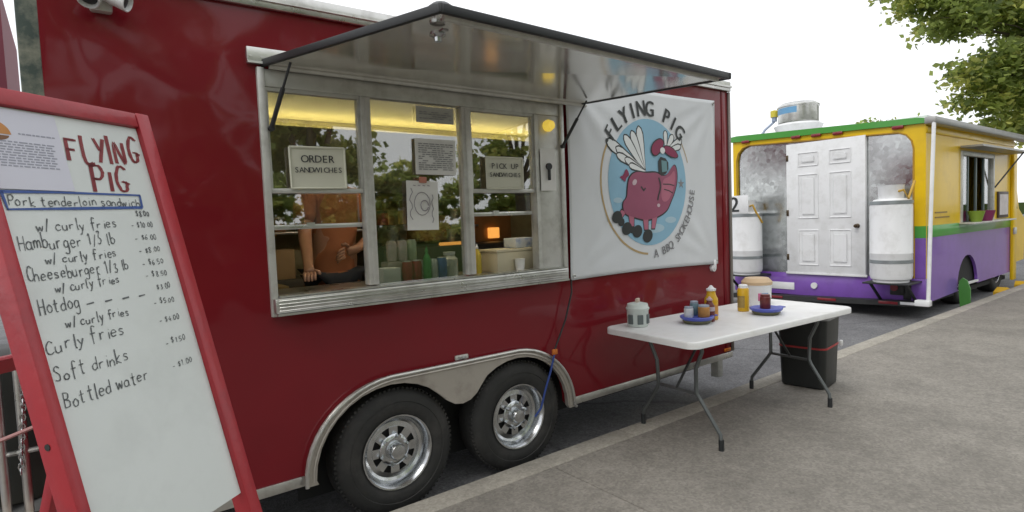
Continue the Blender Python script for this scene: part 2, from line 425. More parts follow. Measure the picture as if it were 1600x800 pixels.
# serving window
bm = NB()
for lo, hi in (((WX0-.002, -.022, WZ0-.01), (WX0+.032, .05, WZ1+.005)), ((WX1-.028, -.022, WZ0-.01), (WX1+.006, .05, WZ1+.005)), ((WX0+.033, -.012, 2.186), (WX1-.029, .05, WZ1))): box(bm, lo, hi, bev=.004)
wf = part("window_frame", bm, BRUSH, T)
for a, b in ((1.262, 1.318), (1.886, 1.948)):
    bm = NB(); box(bm, (a, -.018, 1.186), (b, .05, 2.185), bev=.006); box(bm, (a+.02, -.024, 1.19), (b-.02, -.0185, 2.18), bev=.002); part("mullion", bm, BRUSH, wf)
bm = NB(); box(bm, (2.442, -.008, 1.175), (2.661, .05, 2.185), bev=.003); box(bm, (2.442, -.018, 1.18), (2.47, -.0085, 2.18)); part("jamb_panel", bm, BRUSH, wf)
bm = NB()                                                          # ribbed counter sill
box(bm, (WX0+.004, -.068, 1.100), (WX1-.035, .05, 1.170), bev=.006)
for k in range(4): box(bm, (WX0+.02, -.074, 1.108+k*.016), (WX1-.05, -.0682, 1.115+k*.016), bev=.002, seg=1)
box(bm, (WX0+.01, -.078, 1.088), (WX1-.04, -.03, 1.0995)); box(bm, (WX0+.034, -.05, 1.1725), (WX1-.03, .05, 1.181))
part("counter_sill", bm, ALU, wf)
def sash(a, b, zl):
    bm = NB(); box(bm, (a, -.006, 1.678), (b, .03, 1.702), bev=.004); box(bm, (a, -.004, 2.168), (b, .03, 2.1855))
    box(bm, (a, -.004, 1.703), (a+.012, .03, 2.167)); box(bm, (b-.012, -.004, 1.703), (b, .03, 2.167)); part("upper_sash", bm, BRUSH, wf)
    bm = NB(); box(bm, (a, .032, zl-.012), (b, .048, zl+.012), bev=.003); box(bm, (a+.17, .02, zl-.004), (a+.21, .0315, zl+.02)); part("lower_sash", bm, ALU, wf)
    for z0, z1, y in ((1.703, 2.167, .012), (zl+.013, 1.70, .040)):
        bm = NB(); box(bm, (a+.0125, y, z0), (b-.0125, y+.004, z1)); part("pane", bm, GLASS, wf, None)
sash(.790, 1.261, 1.512); sash(1.949, 2.441, 1.548)
bm = NB(); box(bm, (1.3185, .012, 1.182), (1.8855, .016, 2.1855)); part("pane", bm, GLASS, wf, None)
# hinge rail and hatch
bm = NB(); box(bm, (.715, -.022, 2.285), (2.885, -.001, 2.362), bev=.004); box(bm, (.715, -.03, 2.285), (2.885, -.0225, 2.296))
for k in range(44): cyl(bm, (.73+k*.049, -.026, 2.318), (.73+k*.049, -.021, 2.318), .006, 6)
part("hinge_rail", bm, ALU, T)
HA = [Vector((.788, -.012, 2.282)), Vector((2.856, -.012, 2.282)), Vector((2.856, -1.15, 2.214)), Vector((1.090, -1.15, 2.243))]
def slab4(bm, q, t):
    n = ((q[1]-q[0]).cross(q[3]-q[0])).normalized()
    if n.z < 0: n = -n
    a = [bm.verts.new(p) for p in q]; b = [bm.verts.new(p+n*t) for p in q]
    bm.faces.new(a); bm.faces.new(b[::-1])
    for i in range(4): bm.faces.new((a[i], a[(i+1) % 4], b[(i+1) % 4], b[i]))
cen = sum(HA, Vector())/4
bm = NB(); slab4(bm, HA, .003); hatch = part("serving_hatch", bm, HATCH, T, None)
bm = NB(); slab4(bm, [p+Vector((0, 0, .0045)) for p in HA], .022); part("hatch_top", bm, RED, hatch, None)
bm = NB()
for a, b in ((HA[0], HA[3]), (HA[3], HA[2]), (HA[2], HA[1])):
    d = (b-a).normalized(); L = (b-a).length; s_ = d.cross(Vector((0, 0, 1))).normalized()
    M = axes(a, d, s_, d.cross(s_)); zz = 1 if (M.to_3x3() @ Vector((0, 0, 1))).z > 0 else -1
    box(bm, (-.012, -.011, -.006*zz if zz > 0 else -.028), (L+.012, .011, .028 if zz > 0 else .006), M, bev=.005)
part("hatch_edge_seal", bm, BLACK, hatch)
bm = NB()
for a, b in ((HA[3], HA[2]),):
    a2, b2 = a.lerp(cen, .02)+Vector((.02, .03, -.006)), b.lerp(cen, .02)+Vector((-.02, .03, -.006)); tube(bm, [a2, b2], .010, 8); part("hatch_stiffener", bm, BRUSH, hatch)
bm = NB(); tube(bm, [HA[0]+Vector((.02, -.02, -.006)), HA[1]+Vector((.04, -.02, -.008))], .013, 8)
part("hatch_stiffener", bm, BRUSH, hatch)
bm = NB(); pm = HA[3].lerp(HA[2], .06)+Vector((-.02, .17, -.01))
lathe(bm, [(.03, 0), (.032, -.012), (.016, -.02), (.014, -.035), (0, -.036)], TM(pm), 14); box(bm, pm+Vector((-.012, -.06, -.008)), pm+Vector((.012, .0, -.001))); part("hatch_latch", bm, CHROME, hatch)
bm = NB(); lathe(bm, [(.05, .027), (.05, .045), (.03, .06), (0, .06)], TM(HA[3]+Vector((.05, .08, 0))), 12); part("hatch_bumper", bm, BLACK, hatch)
for sx, ex in ((.802, .858), (2.672, 2.74)):
    bm = NB(); a, b = Vector((sx, -.03, 1.985)), Vector((ex, -.20, 2.262)); tube(bm, [a, a.lerp(b, .62)], .011, 8); tube(bm, [a.lerp(b, .60), b], .006, 8)
    cyl(bm, a+Vector((0, .012, 0)), a+Vector((0, -.012, 0)), .014, 8); part("gas_strut", bm, BLACK, hatch)
# lights and fittings on the wall
sp = part("spotlight", (lambda b: (box(b, (.128, -.045, 2.412), (.205, -.001, 2.60), bev=.01), b)[1])(NB()), BRUSH, T)
bm = NB(); cyl(bm, (.15, -.03, 2.46), (.15, -.075, 2.45), .022, 12); cyl(bm, (.20, -.03, 2.46), (.205, -.08, 2.452), .018, 12); part("swivel", bm, BRUSH, sp)
for px, d in ((.130, Vector((-.25, -.55, -.75))), (.225, Vector((.82, -.42, -.30)))):
    d = d.normalized(); xx, yy = frame_of(d); Q = axes(Vector((px, -.09, 2.455)), xx, yy, d); bm = NB()
    lathe(bm, [(0, -.07), (.020, -.066), (.026, -.04), (.034, .0), (.040, .035), (.036, .037), (.031, .02), (.0, .018)], Q, 20); lh = part("lamp_head", bm, PAINTW, sp)
    bm = NB(); lathe(bm, [(.030, .0205), (.02, .026), (0, .028)], Q, 16); part("lens", bm, BLACK, sp)
AMBER = mat("amber_lens", (.55, .16, .02), .25, 0, .1, 20); REDL = mat("red_lens", (.20, .012, .02), .25, 0, .15, 20, coat=.4)
for px, pz, mm in ((1.818, .70, AMBER), (4.585, .285, AMBER)):
    bm = NB(); box(bm, (px-.045, -.016, pz-.014), (px+.045, -.001, pz+.014), bev=.004); ml = part("side_marker", bm, BRUSH if px < 2 else AMBER, T)
    if px < 2:
        bm = NB(); box(bm, (px-.025, -.022, pz-.008), (px+.025, -.0165, pz+.008), bev=.003); part("lens", bm, CHROME, ml)
bm = NB(); cyl(bm, (4.38, -.001, 1.03), (4.38, -.028, 1.03), .03, 16); box(bm, (4.365, -.04, 1.02), (4.395, -.028, 1.10), bev=.004); part("door_holdback", bm, PAINTW, T)
bm = NB(); box(bm, (X1-.03, .12, ZS-.22), (X1+.05, .20, ZS+.10), bev=.01); cyl(bm, (X1+.06, .16, .30), (X1+.10, .16, .30), .05); part("stabiliser_jack", bm, BRUSH, T)
bm = NB(); box(bm, (X1+.001, .3, .22), (X1+.10, 2.2, .34), bev=.01); part("rear_bumper", bm, DARKMET, T)
# inside the trailer
bm = NB(); box(bm, (X0+.045, YB-.06, .352), (X1-.045, YB-.045, 2.45)); part("kitchen_wall", bm, INWALL, T, None)
bm = NB(); box(bm, (X0+.045, .05, .352), (X0+.06, YB-.065, 2.45)); box(bm, (X1-.06, .05, .352), (X1-.045, YB-.065, 2.45)); part("end_wall", bm, INWALL, T, None)
bm = NB(); box(bm, (X0+.065, .05, 2.45), (X1-.065, YB-.065, 2.50)); part("ceiling_panel", bm, CEIL, T, None)
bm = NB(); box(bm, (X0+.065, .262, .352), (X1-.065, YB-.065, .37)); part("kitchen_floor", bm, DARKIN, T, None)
bm = NB(); box(bm, (.70, .051, 1.13), (3.2, .46, 1.168), bev=.005); box(bm, (.70, .44, .372), (3.2, .46, 1.129)); part("counter", bm, STEEL, T)
LAMPW = mat("soft_white_tube_light", (.9, .87, .8), .5, emit=(1, .90, .68), estr=17)
LAMP = mat("added_warm_tube", (.9, .85, .7), .5, emit=(1, .84, .45), estr=16)
lt = part("ceiling_light", (lambda b: (box(b, (.75, .06, 2.405), (3.1, .13, 2.448)), b)[1])(NB()), PAINTW, T)
bm = NB(); cyl(bm, (.80, .10, 2.375), (3.05, .10, 2.375), .022, 10); part("tube_lamp", bm, LAMPW, lt)
lt = part("added_ceiling_uplight", (lambda b: (box(b, (.20, 1.98, 2.20), (4.4, 2.08, 2.225)), b)[1])(NB()), PAINTW, T)  # unseen tube fixture added to light the ceiling from behind the cabinet front
bm = NB(); cyl(bm, (.25, 2.03, 2.25), (4.35, 2.03, 2.25), .022, 10); part("tube_lamp", bm, LAMP, lt)
bm = NB(); box(bm, (2.05, 1.5, 1.0), (4.0, 2.23, 1.30), bev=.01); part("grill", bm, DARKMET, T)
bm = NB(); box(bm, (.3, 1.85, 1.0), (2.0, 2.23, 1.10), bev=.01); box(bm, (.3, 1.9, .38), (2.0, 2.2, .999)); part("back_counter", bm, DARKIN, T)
bm = NB(); box(bm, (.1, 1.70, 1.78), (4.5, 1.73, 2.30)); box(bm, (.1, 1.731, 1.78), (4.5, 2.23, 1.80)); part("cabinet_lamp_screen", bm, DARKIN, T)  # cabinet front raised to hide the added tube and hold its light above
HEAT = mat("heat_lamp_glow", (.9, .5, .2), .4, emit=(1, .42, .08), estr=.8)
for lo, hi in (((2.345, 2.19, 1.37), (2.435, 2.215, 1.60)), ((2.66, 1.62, 1.302), (2.93, 1.66, 1.33)), ((3.44, 1.95, 1.33), (3.56, 2.0, 1.44))):
    bm = NB(); box(bm, lo, hi, bev=.008); part("heat_lamp", bm, HEAT, T)
bm = NB(); box(bm, (3.2, 2.0, 1.30), (3.75, 2.2, 1.60), bev=.01); box(bm, (2.6, 1.9, 1.34), (2.95, 2.2, 1.58), bev=.01); part("warming_cabinet", bm, mat("copper_tone_cabinet", (.35, .18, .07), .45, .4), T)
bm = NB(); box(bm, (.80, 1.3, 1.06), (1.22, 1.75, 1.10)); box(bm, (.86, 1.35, 1.11), (1.15, 1.7, 1.3), bev=.01); part("prep_table", bm, mat("cutting_board_tan", (.45, .36, .2), .6), T)

# menu tape and papers on the window -------------------------------------------------
def sheet(name, label, cat, x0, x1, z0, z1, y, m, lines, size, tilt=0., group=None, extra=None):
    cx, cz = (x0+x1)/2, (z0+z1)/2
    t = thing(name, label, cat, (cx, y, z0), 0, group)
    Mx = TM(Vector((cx, y, cz))) @ Matrix.Rotation(tilt, 4, 'Y')
    w, h = (x1-x0)/2, (z1-z0)/2
    bm = NB(); nx, nzz = 8, 6; g = []
    for i in range(nx+1):
        row = []
        for j in range(nzz+1):
            u, v = -w+2*w*i/nx, -h+2*h*j/nzz
            row.append(bm.verts.new(Mx @ Vector((u, .004*noise.noise(Vector((u*7+cx*9, v*7, 1)))-.003*(abs(u)/w)**3, v))))
        g.append(row)
    for i in range(nx):
        for j in range(nzz): bm.faces.new((g[i][j], g[i+1][j], g[i+1][j+1], g[i][j+1]))
    ext = bmesh.ops.extrude_face_region(bm, geom=list(bm.faces)); bmesh.ops.translate(bm, vec=(0, .0012, 0), verts=[e for e in ext['geom'] if isinstance(e, bmesh.types.BMVert)])
    part("paper", bm, m, t, R(60))
    for s_, dz, sz, mm in lines:
        bm = NB(); line_text(bm, s_, Mx @ axes((0, -.0075, h-dz), (1, 0, 0), (0, 0, 1), (0, -1, 0)), sz, .64, .012); part("lettering", bm, mm, t, None)
    if extra: extra(t, Mx, w, h)
    return t
def card_edge(t, Mx, w, h):
    bm = NB()
    for a, b in (((-w, -h), (w, -h)), ((w, -h), (w, h)), ((w, h), (-w, h)), ((-w, h), (-w, -h))):
        tube(bm, [Mx @ Vector((a[0], -.004, a[1])), Mx @ Vector((b[0], -.004, b[1]))], .006, 6)
    part("card_border", bm, PAPERY, t)
sheet("window_sign", "cream card sign with two black lines in the left upper sash", "sign", .884, 1.160, 1.703, 1.905, -.014, PAPERY, [("ORDER", .075, .052, INK), ("SANDWICHES", .125, .038, INK)], 0, R(-.6), None, card_edge)
sheet("window_sign", "cream card sign standing in the right upper sash by the grey jamb", "sign", 2.050, 2.330, 1.703, 1.895, -.014, PAPERY, [("PICK UP", .07, .048, INK), ("SANDWICHES", .12, .038, INK)], 0, 0, None, card_edge)
def fine_print(t, Mx, w, h):
    bm = NB(); k = 0; z = h-.03
    while z > -h+.02:
        x_ = -w+.02
        while x_ < w-.03:
            L = random.uniform(.012, .035)
            if random.random() < .85 and x_+L < w-.015: box(bm, (x_, -.0068, z-.0022), (x_+L, -.0055, z+.0022), Mx)
            x_ += L+.007
        z -= .012
    part("print", bm, INKG, t, None)
sheet("notice", "white printed notice taped high in the middle window pane", "notice", 1.575, 1.840, 1.782, 1.985, -.004, PAPER, [], 0, R(.5), None, fine_print)
sheet("notice", "small grey printed notice at the very top of the middle window", "notice", 1.592, 1.838, 2.075, 2.165, -.004, mat("grey_paper", (.42, .42, .38), .8), [], 0, 0, None, fine_print)
def drawing(t, Mx, w, h):
    bm = NB()
    def sk(pts, r=.0022): tube(bm, [Mx @ Vector((x_, -.0065, z_)) for x_, z_ in pts], r, 5)
    sk([(-w*.75+.01*math.sin(k*1.7), h*.7-k*.022) for k in range(9)]); sk([(w*.6+.006*math.sin(k*2), h*.45-k*.02) for k in range(9)])
    sk([(.05*math.cos(a)-.005, .01+.065*math.sin(a)) for a in [k*.42 for k in range(16)]]); sk([(.025*math.cos(a)+.01, .0+.03*math.sin(a)) for a in [k*.6 for k in range(11)]], .003)
    for k in range(4): sk([(-.06+.03*k, h*.82), (-.045+.03*k, h*.80)], .002)
    part("sketch", bm, mat("pencil_grey", (.28, .26, .28), .8), t)
    bm = NB(); box(bm, (-.022, -.02, h-.012), (.022, -.001, h+.022), Mx, bev=.005); part("clip", bm, mat("pink_clip", (.5, .2, .14), .5), t)
sheet("drawing_sheet", "white sheet with a pencil drawing clipped low in the middle window", "paper", 1.505, 1.705, 1.468, 1.745, -.010, PAPER, [], 0, R(1.2), None, drawing)
def knob(t, Mx, w, h):
    bm = NB(); cyl(bm, Mx @ Vector((0, -.002, .02)), Mx @ Vector((0, -.018, .02)), .022, 14); box(bm, (-.008, -.02, -.07), (.008, -.004, .0), Mx, bev=.003); part("dark_figure", bm, INK, t)
sheet("jamb_notice", "narrow white notice with a dark mark on the grey window jamb", "notice", 2.475, 2.605, 1.690, 1.965, -.024, PAPER, [], 0, 0, None, knob)
bm = NB(); lathe(bm, [(0, .035), (.028, .03), (.04, 0), (.034, -.03), (0, -.034)], axes((2.555, -.03, 2.115), (1, 0, 0), (0, 0, 1), (0, -1, 0)), 16)
solo("bug_light", bm, mat("yellow_lamp_globe", (.75, .55, .08), .35, emit=(1, .7, .1), estr=.5), "small round yellow lamp at the top of the grey window jamb", "lamp", loc=(2.555, -.03, 2.115))

# goods on the inner counter ----------------------------------------------------------
CZ = 1.169
def can(x_, y_, z_, m, label, r=.031, h=.118, cat="can", group="drink cans on the serving counter", name="drink_can", cap=None):
    t = thing(name, label, cat, (x_, y_, z_), 0, group)
    M = TM(Vector((x_, y_, z_)))
    bm = NB(); lathe(bm, [(0, .002), (r*.78, 0), (r, .01), (r, h-.014), (r*.82, h)], M, 20); part("can_body", bm, m, t)
    bm = NB(); lathe(bm, [(r*.82, h), (r*.80, h+.004), (r*.75, h-.003), (0, h-.003)], M, 20); part("can_lid", bm, ALU, t)
    return t
CW = mat("can_white_red", (.62, .55, .54), .3, .2, .45, 25); CRD = mat("can_red", (.30, .02, .03), .3, .3, .3, 25); CGN = mat("can_green", (.05, .28, .08), .3, .2, .3, 25); CSV = mat("can_silver", (.6, .62, .62), .3, .5, .3, 30); CBL = mat("can_blue", (.05, .12, .35), .3, .2, .3, 25)
def bottle(x_, y_, z_, h, r, m, capm, name, label, cat, group=None, neck=.35):
    t = thing(name, label, cat, (x_, y_, z_), 0, group); M = TM(Vector((x_, y_, z_)))
    bm = NB(); lathe(bm, [(0, 0), (r*.92, 0), (r, .006), (r, h*.56), (r*.96, h*.62), (r*.7, h*.72), (r*neck, h*.80), (r*neck, h*.86), (0, h*.86)], M, 22); part("bottle_body", bm, m, t)
    bm = NB(); lathe(bm, [(r*neck*1.15, h*.845), (r*neck*1.2, h*.90), (r*neck*.7, h*.93), (r*.14, h), (0, h)], M, 18); part("cap", bm, capm, t)
    return t
can(1.555, .12, CZ, CRD, "dark red can, left of the pair under the pale cans")
can(1.622, .13, CZ, CRD, "dark red can, right of the pair under the pale cans")
can(1.505, .21, CZ+.121, CW, "pale pink and white can, leftmost of the raised row")
can(1.572, .21, CZ+.121, CW, "pale pink and white can, second in the raised row")
can(1.640, .22, CZ+.121, mat("can_pale_green", (.45, .55, .40), .3, .2, .3, 25), "pale green can at the right of the raised row")
bm = NB(); box(bm, (1.46, .17, CZ), (1.69, .27, CZ+.119), bev=.004); solo("can_carton", bm, mat("grey_carton", (.3, .27, .25), .7), "low grey carton carrying the raised row of cans", "carton", loc=(1.575, .22, CZ))
can(1.738, .14, CZ, CSV, "silver white can right of the green bottle")
bottle(1.676, .10, CZ, .20, .024, CGN, CGN, "green_bottle", "slim green bottle standing among the cans behind the window", "bottle")
can(1.793, .13, CZ, CBL, "blue and green can beside the clear jar", h=.125)
t = thing("glass_jar", "clear jar with pale contents at right of the cans", "jar", (1.872, .17, CZ)); M = TM(Vector((1.872, .17, CZ)))
bm = NB(); lathe(bm, [(0, 0), (.05, 0), (.052, .01), (.052, .11), (.035, .13), (.035, .14), (0, .14)], M, 20); part("jar_body", bm, mat("jar_pale", (.5, .5, .45), .2, 0, .3, 20), t)
bm = NB(); lathe(bm, [(.037, .138), (.038, .155), (0, .156)], M, 18); part("jar_lid", bm, PAINTW, t)
bm = NB(); box(bm, (1.395, .10, CZ), (1.505, .20, CZ+.09), TM(Vector((0, 0, 0))), bev=.006); solo("napkin_box", bm, mat("white_card", (.62, .64, .63), .7, 0, .1, 12), "small white box on the counter left of the red cans", "box", loc=(1.45, .15, CZ))
t = thing("takeout_carton", "large cream carton on the counter behind the right sash", "carton", (2.36, .19, CZ))
bm = NB(); box(bm, (2.19, .10, CZ), (2.535, .30, CZ+.13), bev=.005); part("carton_body", bm, mat("cream_carton", (.55, .50, .36), .7, 0, .08, 10), t)
bm = NB(); box(bm, (2.18, .092, CZ+.131), (2.545, .308, CZ+.148), bev=.003); part("carton_flap", bm, mat("cream_carton", (.55, .50, .36)), t)
bm = NB(); box(bm, (2.36, .12, CZ+.149), (2.53, .26, CZ+.215), bev=.006); solo("food_tray", bm, mat("tray_blue_white", (.55, .58, .6), .6, 0, .2, 12, dirt=(.1, .2, .45), dscale=14, damt=.8), "white and blue tray lying on top of the cream carton", "tray", loc=(2.445, .19, CZ+.149))
t = thing("paper_cup", "white paper cup standing in front of the cream carton", "cup", (2.345, .072, CZ)); bm = NB()
lathe(bm, [(0, 0), (.026, 0), (.034, .08), (.036, .082), (.031, .078), (0, .03)], TM(Vector((2.345, .065, CZ))), 18); part("cup_body", bm, PAPER, t)

# clutter along the kitchen's back wall
rg = random.Random(3)
bm = NB(); box(bm, (.95, 1.95, 1.46), (3.3, 2.235, 1.48), bev=.003); part("back_shelf", bm, STEEL, T)
bm = NB(); box(bm, (2.0, 1.55, 1.301), (2.02, 2.2, 1.32)); cyl(bm, (2.1, 2.2, 1.74), (3.4, 2.2, 1.74), .008, 6); part("utensil_rail", bm, STEEL, T)
cols = [(.35, .05, .04), (.45, .40, .30), (.12, .20, .10), (.40, .28, .08), (.08, .10, .16), (.5, .48, .44), (.22, .12, .06)]
names_ = ["red", "cream", "green", "amber", "dark blue", "white", "brown"]
for i in range(12):
    x_ = 1.05+i*.185+rg.uniform(-.03, .03); k = (i*3) % 7; r_, h_ = rg.uniform(.035, .06), rg.uniform(.10, .20); M = TM(Vector((x_, 2.08, 1.481)))
    t = thing("storage_jar", "%s jar on the steel shelf at the back of the kitchen, %s" % (names_[k], ["left part", "right part"][i > 5]), "jar", (x_, 2.08, 1.481), 0, "jars on the kitchen's back shelf")
    bm = NB(); lathe(bm, [(0, 0), (r_, 0), (r_, h_*.8), (r_*.85, h_*.86), (0, h_*.86)], M, 16); part("jar_body", bm, mat("jar_"+names_[k].replace(" ", "_"), cols[k], .4, 0, .2, 20), t)
    bm = NB(); lathe(bm, [(r_*.9, h_*.855), (r_*.9, h_), (0, h_)], M, 16); part("jar_lid", bm, DARKMET if i % 2 else PAINTW, t)
for i, (x_, y_, r_, h_) in enumerate(((2.30, 1.85, .13, .20), (2.98, 1.95, .10, .14))):
    M = TM(Vector((x_, y_, 1.301))); t = thing("stock_pot", ["large", "small"][i]+" steel stock pot on the dark grill at the kitchen's back", "pot", (x_, y_, 1.301), 0, "pots on the grill")
    bm = NB(); lathe(bm, [(0, 0), (r_, 0), (r_, h_), (r_+.01, h_+.006), (r_-.006, h_), (r_-.006, .01), (0, .01)], M, 24); part("pot_body", bm, STEEL, t)
    for s_ in (-1, 1):
        bm = NB(); tube(bm, [M @ Vector((s_*r_, -.03, h_*.75)), M @ Vector((s_*(r_+.03), -.02, h_*.77)), M @ Vector((s_*(r_+.03), .02, h_*.77)), M @ Vector((s_*r_, .03, h_*.75))], .006, 6); part("handle", bm, STEEL, t)
for i, x_ in enumerate((2.2, 2.36, 2.55, 2.78)):
    t = thing("ladle", ["slotted spoon", "soup ladle", "flat turner", "long fork"][i]+" hanging from the kitchen's back rail", "utensil", (x_, 2.18, 1.4), 0, "utensils hanging on the rail")
    bm = NB(); cyl(bm, (x_, 2.185, 1.735), (x_, 2.185, 1.50), .006, 6); part("handle", bm, STEEL, t); bm = NB(); lathe(bm, [(0, -.02), (.03, -.012), (.04, .01), (.036, .012), (0, -.008)], axes((x_, 2.175, 1.475), (1, 0, 0), (0, 0, 1), (0, -1, 0)), 12); part("bowl", bm, STEEL, t)
for i, (x_, y_, w_, h_, c_, lab) in enumerate(((1.30, 2.0, .30, .24, (.36, .25, .13), "brown carton on the back counter behind the worker"), (1.72, 1.98, .22, .18, (.55, .52, .44), "cream carton on the back counter right of the brown one"), (.62, 2.0, .34, .30, (.28, .30, .24), "grey green bin on the back counter at the kitchen's left end"))):
    bm = NB(); box(bm, (x_-w_/2, y_-.11, 1.101), (x_+w_/2, y_+.11, 1.101+h_), bev=.006); solo("storage_box", bm, mat("box_%d" % i, c_, .7, 0, .15, 9), lab, "box", loc=(x_, y_, 1.101))
for i, (x_, c_, lab) in enumerate(((2.03, (.5, .06, .05), "red squeeze bottle on the inner counter by the middle mullion"), (2.10, (.55, .42, .05), "yellow squeeze bottle on the inner counter behind the right sash"))):
    bottle(x_, .20, CZ, .19, .027, mat("squeeze_%d" % i, c_, .4), PAINTW, "squeeze_bottle", lab, "bottle")

# ------------------------------------------------------------------ the worker
def skin_mesh(name, verts, edges, radii, m, parent, root_i=0, sub=2, smooth=True):
    me = bpy.data.meshes.new(name); me.from_pydata([Vector(v) for v in verts], edges, [])
    ob = bpy.data.objects.new(name, me); COL.objects.link(ob)
    ob.modifiers.new("skin", 'SKIN'); s_ = ob.modifiers.new("sub", 'SUBSURF'); s_.levels = sub; s_.render_levels = sub
    for i, r_ in enumerate(radii):
        sv = me.skin_vertices[0].data[i]; sv.radius = r_ if isinstance(r_, tuple) else (r_, r_); sv.use_root = (i == root_i)
    dg = bpy.context.evaluated_depsgraph_get()
    m2 = bpy.data.meshes.new_from_object(ob.evaluated_get(dg)); bpy.data.objects.remove(ob)
    bm = NB(); bm.from_mesh(m2); bpy.data.meshes.remove(m2)
    return bm
SKIN = mat("skin", (.30, .155, .095), .5, 0, .1, 15); HAIR = mat("dark_hair", (.03, .02, .015), .6, 0, .4, 30)
SHIRT = mat("rust_orange_shirt", (.30, .11, .045), .85, 0, .12, 12, bump=.004, bscale=9); JEANS = mat("dark_trousers", (.015, .02, .03), .8, 0, .2, 14)
P = thing("person", "worker in a rust orange t-shirt and dark trousers behind the left window", "person", (1.38, .85, .37))
pj = {'hip': (1.38, .86, 1.24), 'belly': (1.385, .84, 1.40), 'chest': (1.39, .84, 1.60), 'neckb': (1.39, .84, 1.77), 'neck': (1.39, .83, 1.85), 'head0': (1.39, .80, 1.93), 'head1': (1.39, .81, 2.05),
      'shR': (1.215, .84, 1.70), 'elR': (1.15, .66, 1.44), 'wrR': (1.055, .33, 1.285), 'haR': (1.03, .245, 1.262),
      'shL': (1.565, .84, 1.70), 'elL': (1.62, .72, 1.44), 'wrL': (1.445, .58, 1.36), 'haL': (1.37, .57, 1.345),
      'thR': (1.29, .86, 1.16), 'knR': (1.28, .83, .82), 'anR': (1.28, .88, .45), 'toR': (1.27, .74, .405),
      'thL': (1.47, .86, 1.16), 'knL': (1.48, .85, .82), 'anL': (1.49, .88, .45), 'toL': (1.51, .74, .405)}
names = list(pj); ix = {k: i for i, k in enumerate(names)}
ed = [('hip', 'belly'), ('belly', 'chest'), ('chest', 'neckb'), ('neckb', 'neck'), ('neck', 'head0'), ('head0', 'head1'), ('chest', 'shR'), ('shR', 'elR'), ('elR', 'wrR'), ('wrR', 'haR'), ('chest', 'shL'), ('shL', 'elL'), ('elL', 'wrL'), ('wrL', 'haL'),
      ('hip', 'thR'), ('thR', 'knR'), ('knR', 'anR'), ('anR', 'toR'), ('hip', 'thL'), ('thL', 'knL'), ('knL', 'anL'), ('anL', 'toL')]
rad = {'hip': (.15, .11), 'belly': (.145, .105), 'chest': (.155, .11), 'neckb': .075, 'neck': .055, 'head0': (.075, .09), 'head1': (.078, .095), 'shR': .058, 'elR': .042, 'wrR': .028, 'haR': (.036, .02), 'shL': .058, 'elL': .042, 'wrL': .028, 'haL': (.036, .02),
       'thR': .085, 'knR': .06, 'anR': .04, 'toR': .035, 'thL': .085, 'knL': .06, 'anL': .04, 'toL': .035}
bm = skin_mesh("body", [pj[k] for k in names], [(ix[a], ix[b]) for a, b in ed], [rad[k] for k in names], SKIN, P)
# face and fingers join the body mesh
for s_ in (-1, 1):
    lathe(bm, [(0, .012), (.011, .006), (.013, 0), (.011, -.006), (0, -.012)], TM(Vector((1.39+s_*.03, .722, 1.99))), 10)
    lathe(bm, [(0, .03), (.014, .012), (.016, -.01), (.008, -.03), (0, -.032)], TM(Vector((1.39+s_*.082, .81, 1.98))), 8)
tube(bm, [(1.39, .725, 2.0), (1.39, .700, 1.965), (1.39, .722, 1.955)], [.009, .015, .010], 8); tube(bm, [(1.365, .733, 1.925), (1.39, .724, 1.922), (1.415, .733, 1.925)], [.005, .008, .005], 6)
for hnd, wr, side_v in (('haR', 'wrR', Vector((1, 0, 0))), ('haL', 'wrL', Vector((0, 0, 1)))):
    h0 = Vector(pj[hnd]); d = (h0-Vector(pj[wr])).normalized()
    for q, (off, ln) in enumerate(((-.027, .062), (-.009, .072), (.009, .068), (.027, .055))):
        a = h0+side_v*off+d*.012; b = a+d*ln*.5+Vector((0, 0, -.004)); c_ = a+d*ln*.85+Vector((0, 0, -.022)); tube(bm, [a, b, c_], [.010, .009, .007], 8)
    a = h0-d*.02+side_v*.03; tube(bm, [a, a+side_v*.022+d*.025, a+side_v*.025+d*.05], [.012, .011, .008], 8)
part("body", bm, SKIN, P, 4)
sn = ['hip', 'belly', 'chest', 'neckb', 'shR', 'slR', 'shL', 'slL', 'hem']
sp_ = dict(pj); sp_['slR'] = tuple(Vector(pj['shR']).lerp(Vector(pj['elR']), .72)); sp_['slL'] = tuple(Vector(pj['shL']).lerp(Vector(pj['elL']), .72)); sp_['neckb'] = (1.39, .84, 1.775); sp_['hem'] = (1.38, .86, 1.215)
si = {k: i for i, k in enumerate(sn)}; srad = {'hip': (.168, .13), 'belly': (.165, .128), 'chest': (.172, .128), 'neckb': .085, 'shR': .078, 'slR': .074, 'shL': .078, 'slL': .074, 'hem': (.17, .13)}
bm = skin_mesh("shirt", [sp_[k] for k in sn], [(si[a], si[b]) for a, b in (('hem', 'hip'), ('hip', 'belly'), ('belly', 'chest'), ('chest', 'neckb'), ('chest', 'shR'), ('shR', 'slR'), ('chest', 'shL'), ('shL', 'slL'))], [srad[k] for k in sn], SHIRT, P)
for v in bm.verts:
    q_ = Vector((v.co.x*9+v.co.z*4, v.co.y*9, v.co.z*13-v.co.x*6)); v.co += Vector((noise.noise(v.co*7), noise.noise(q_)*1.3, 0))*.017
part("t_shirt", bm, SHIRT, P, 4)
tn = ['hip', 'thR', 'knR', 'anR', 'thL', 'knL', 'anL']; ti = {k: i for i, k in enumerate(tn)}; trad = {'hip': (.16, .12), 'thR': .10, 'knR': .078, 'anR': .065, 'thL': .10, 'knL': .078, 'anL': .065}
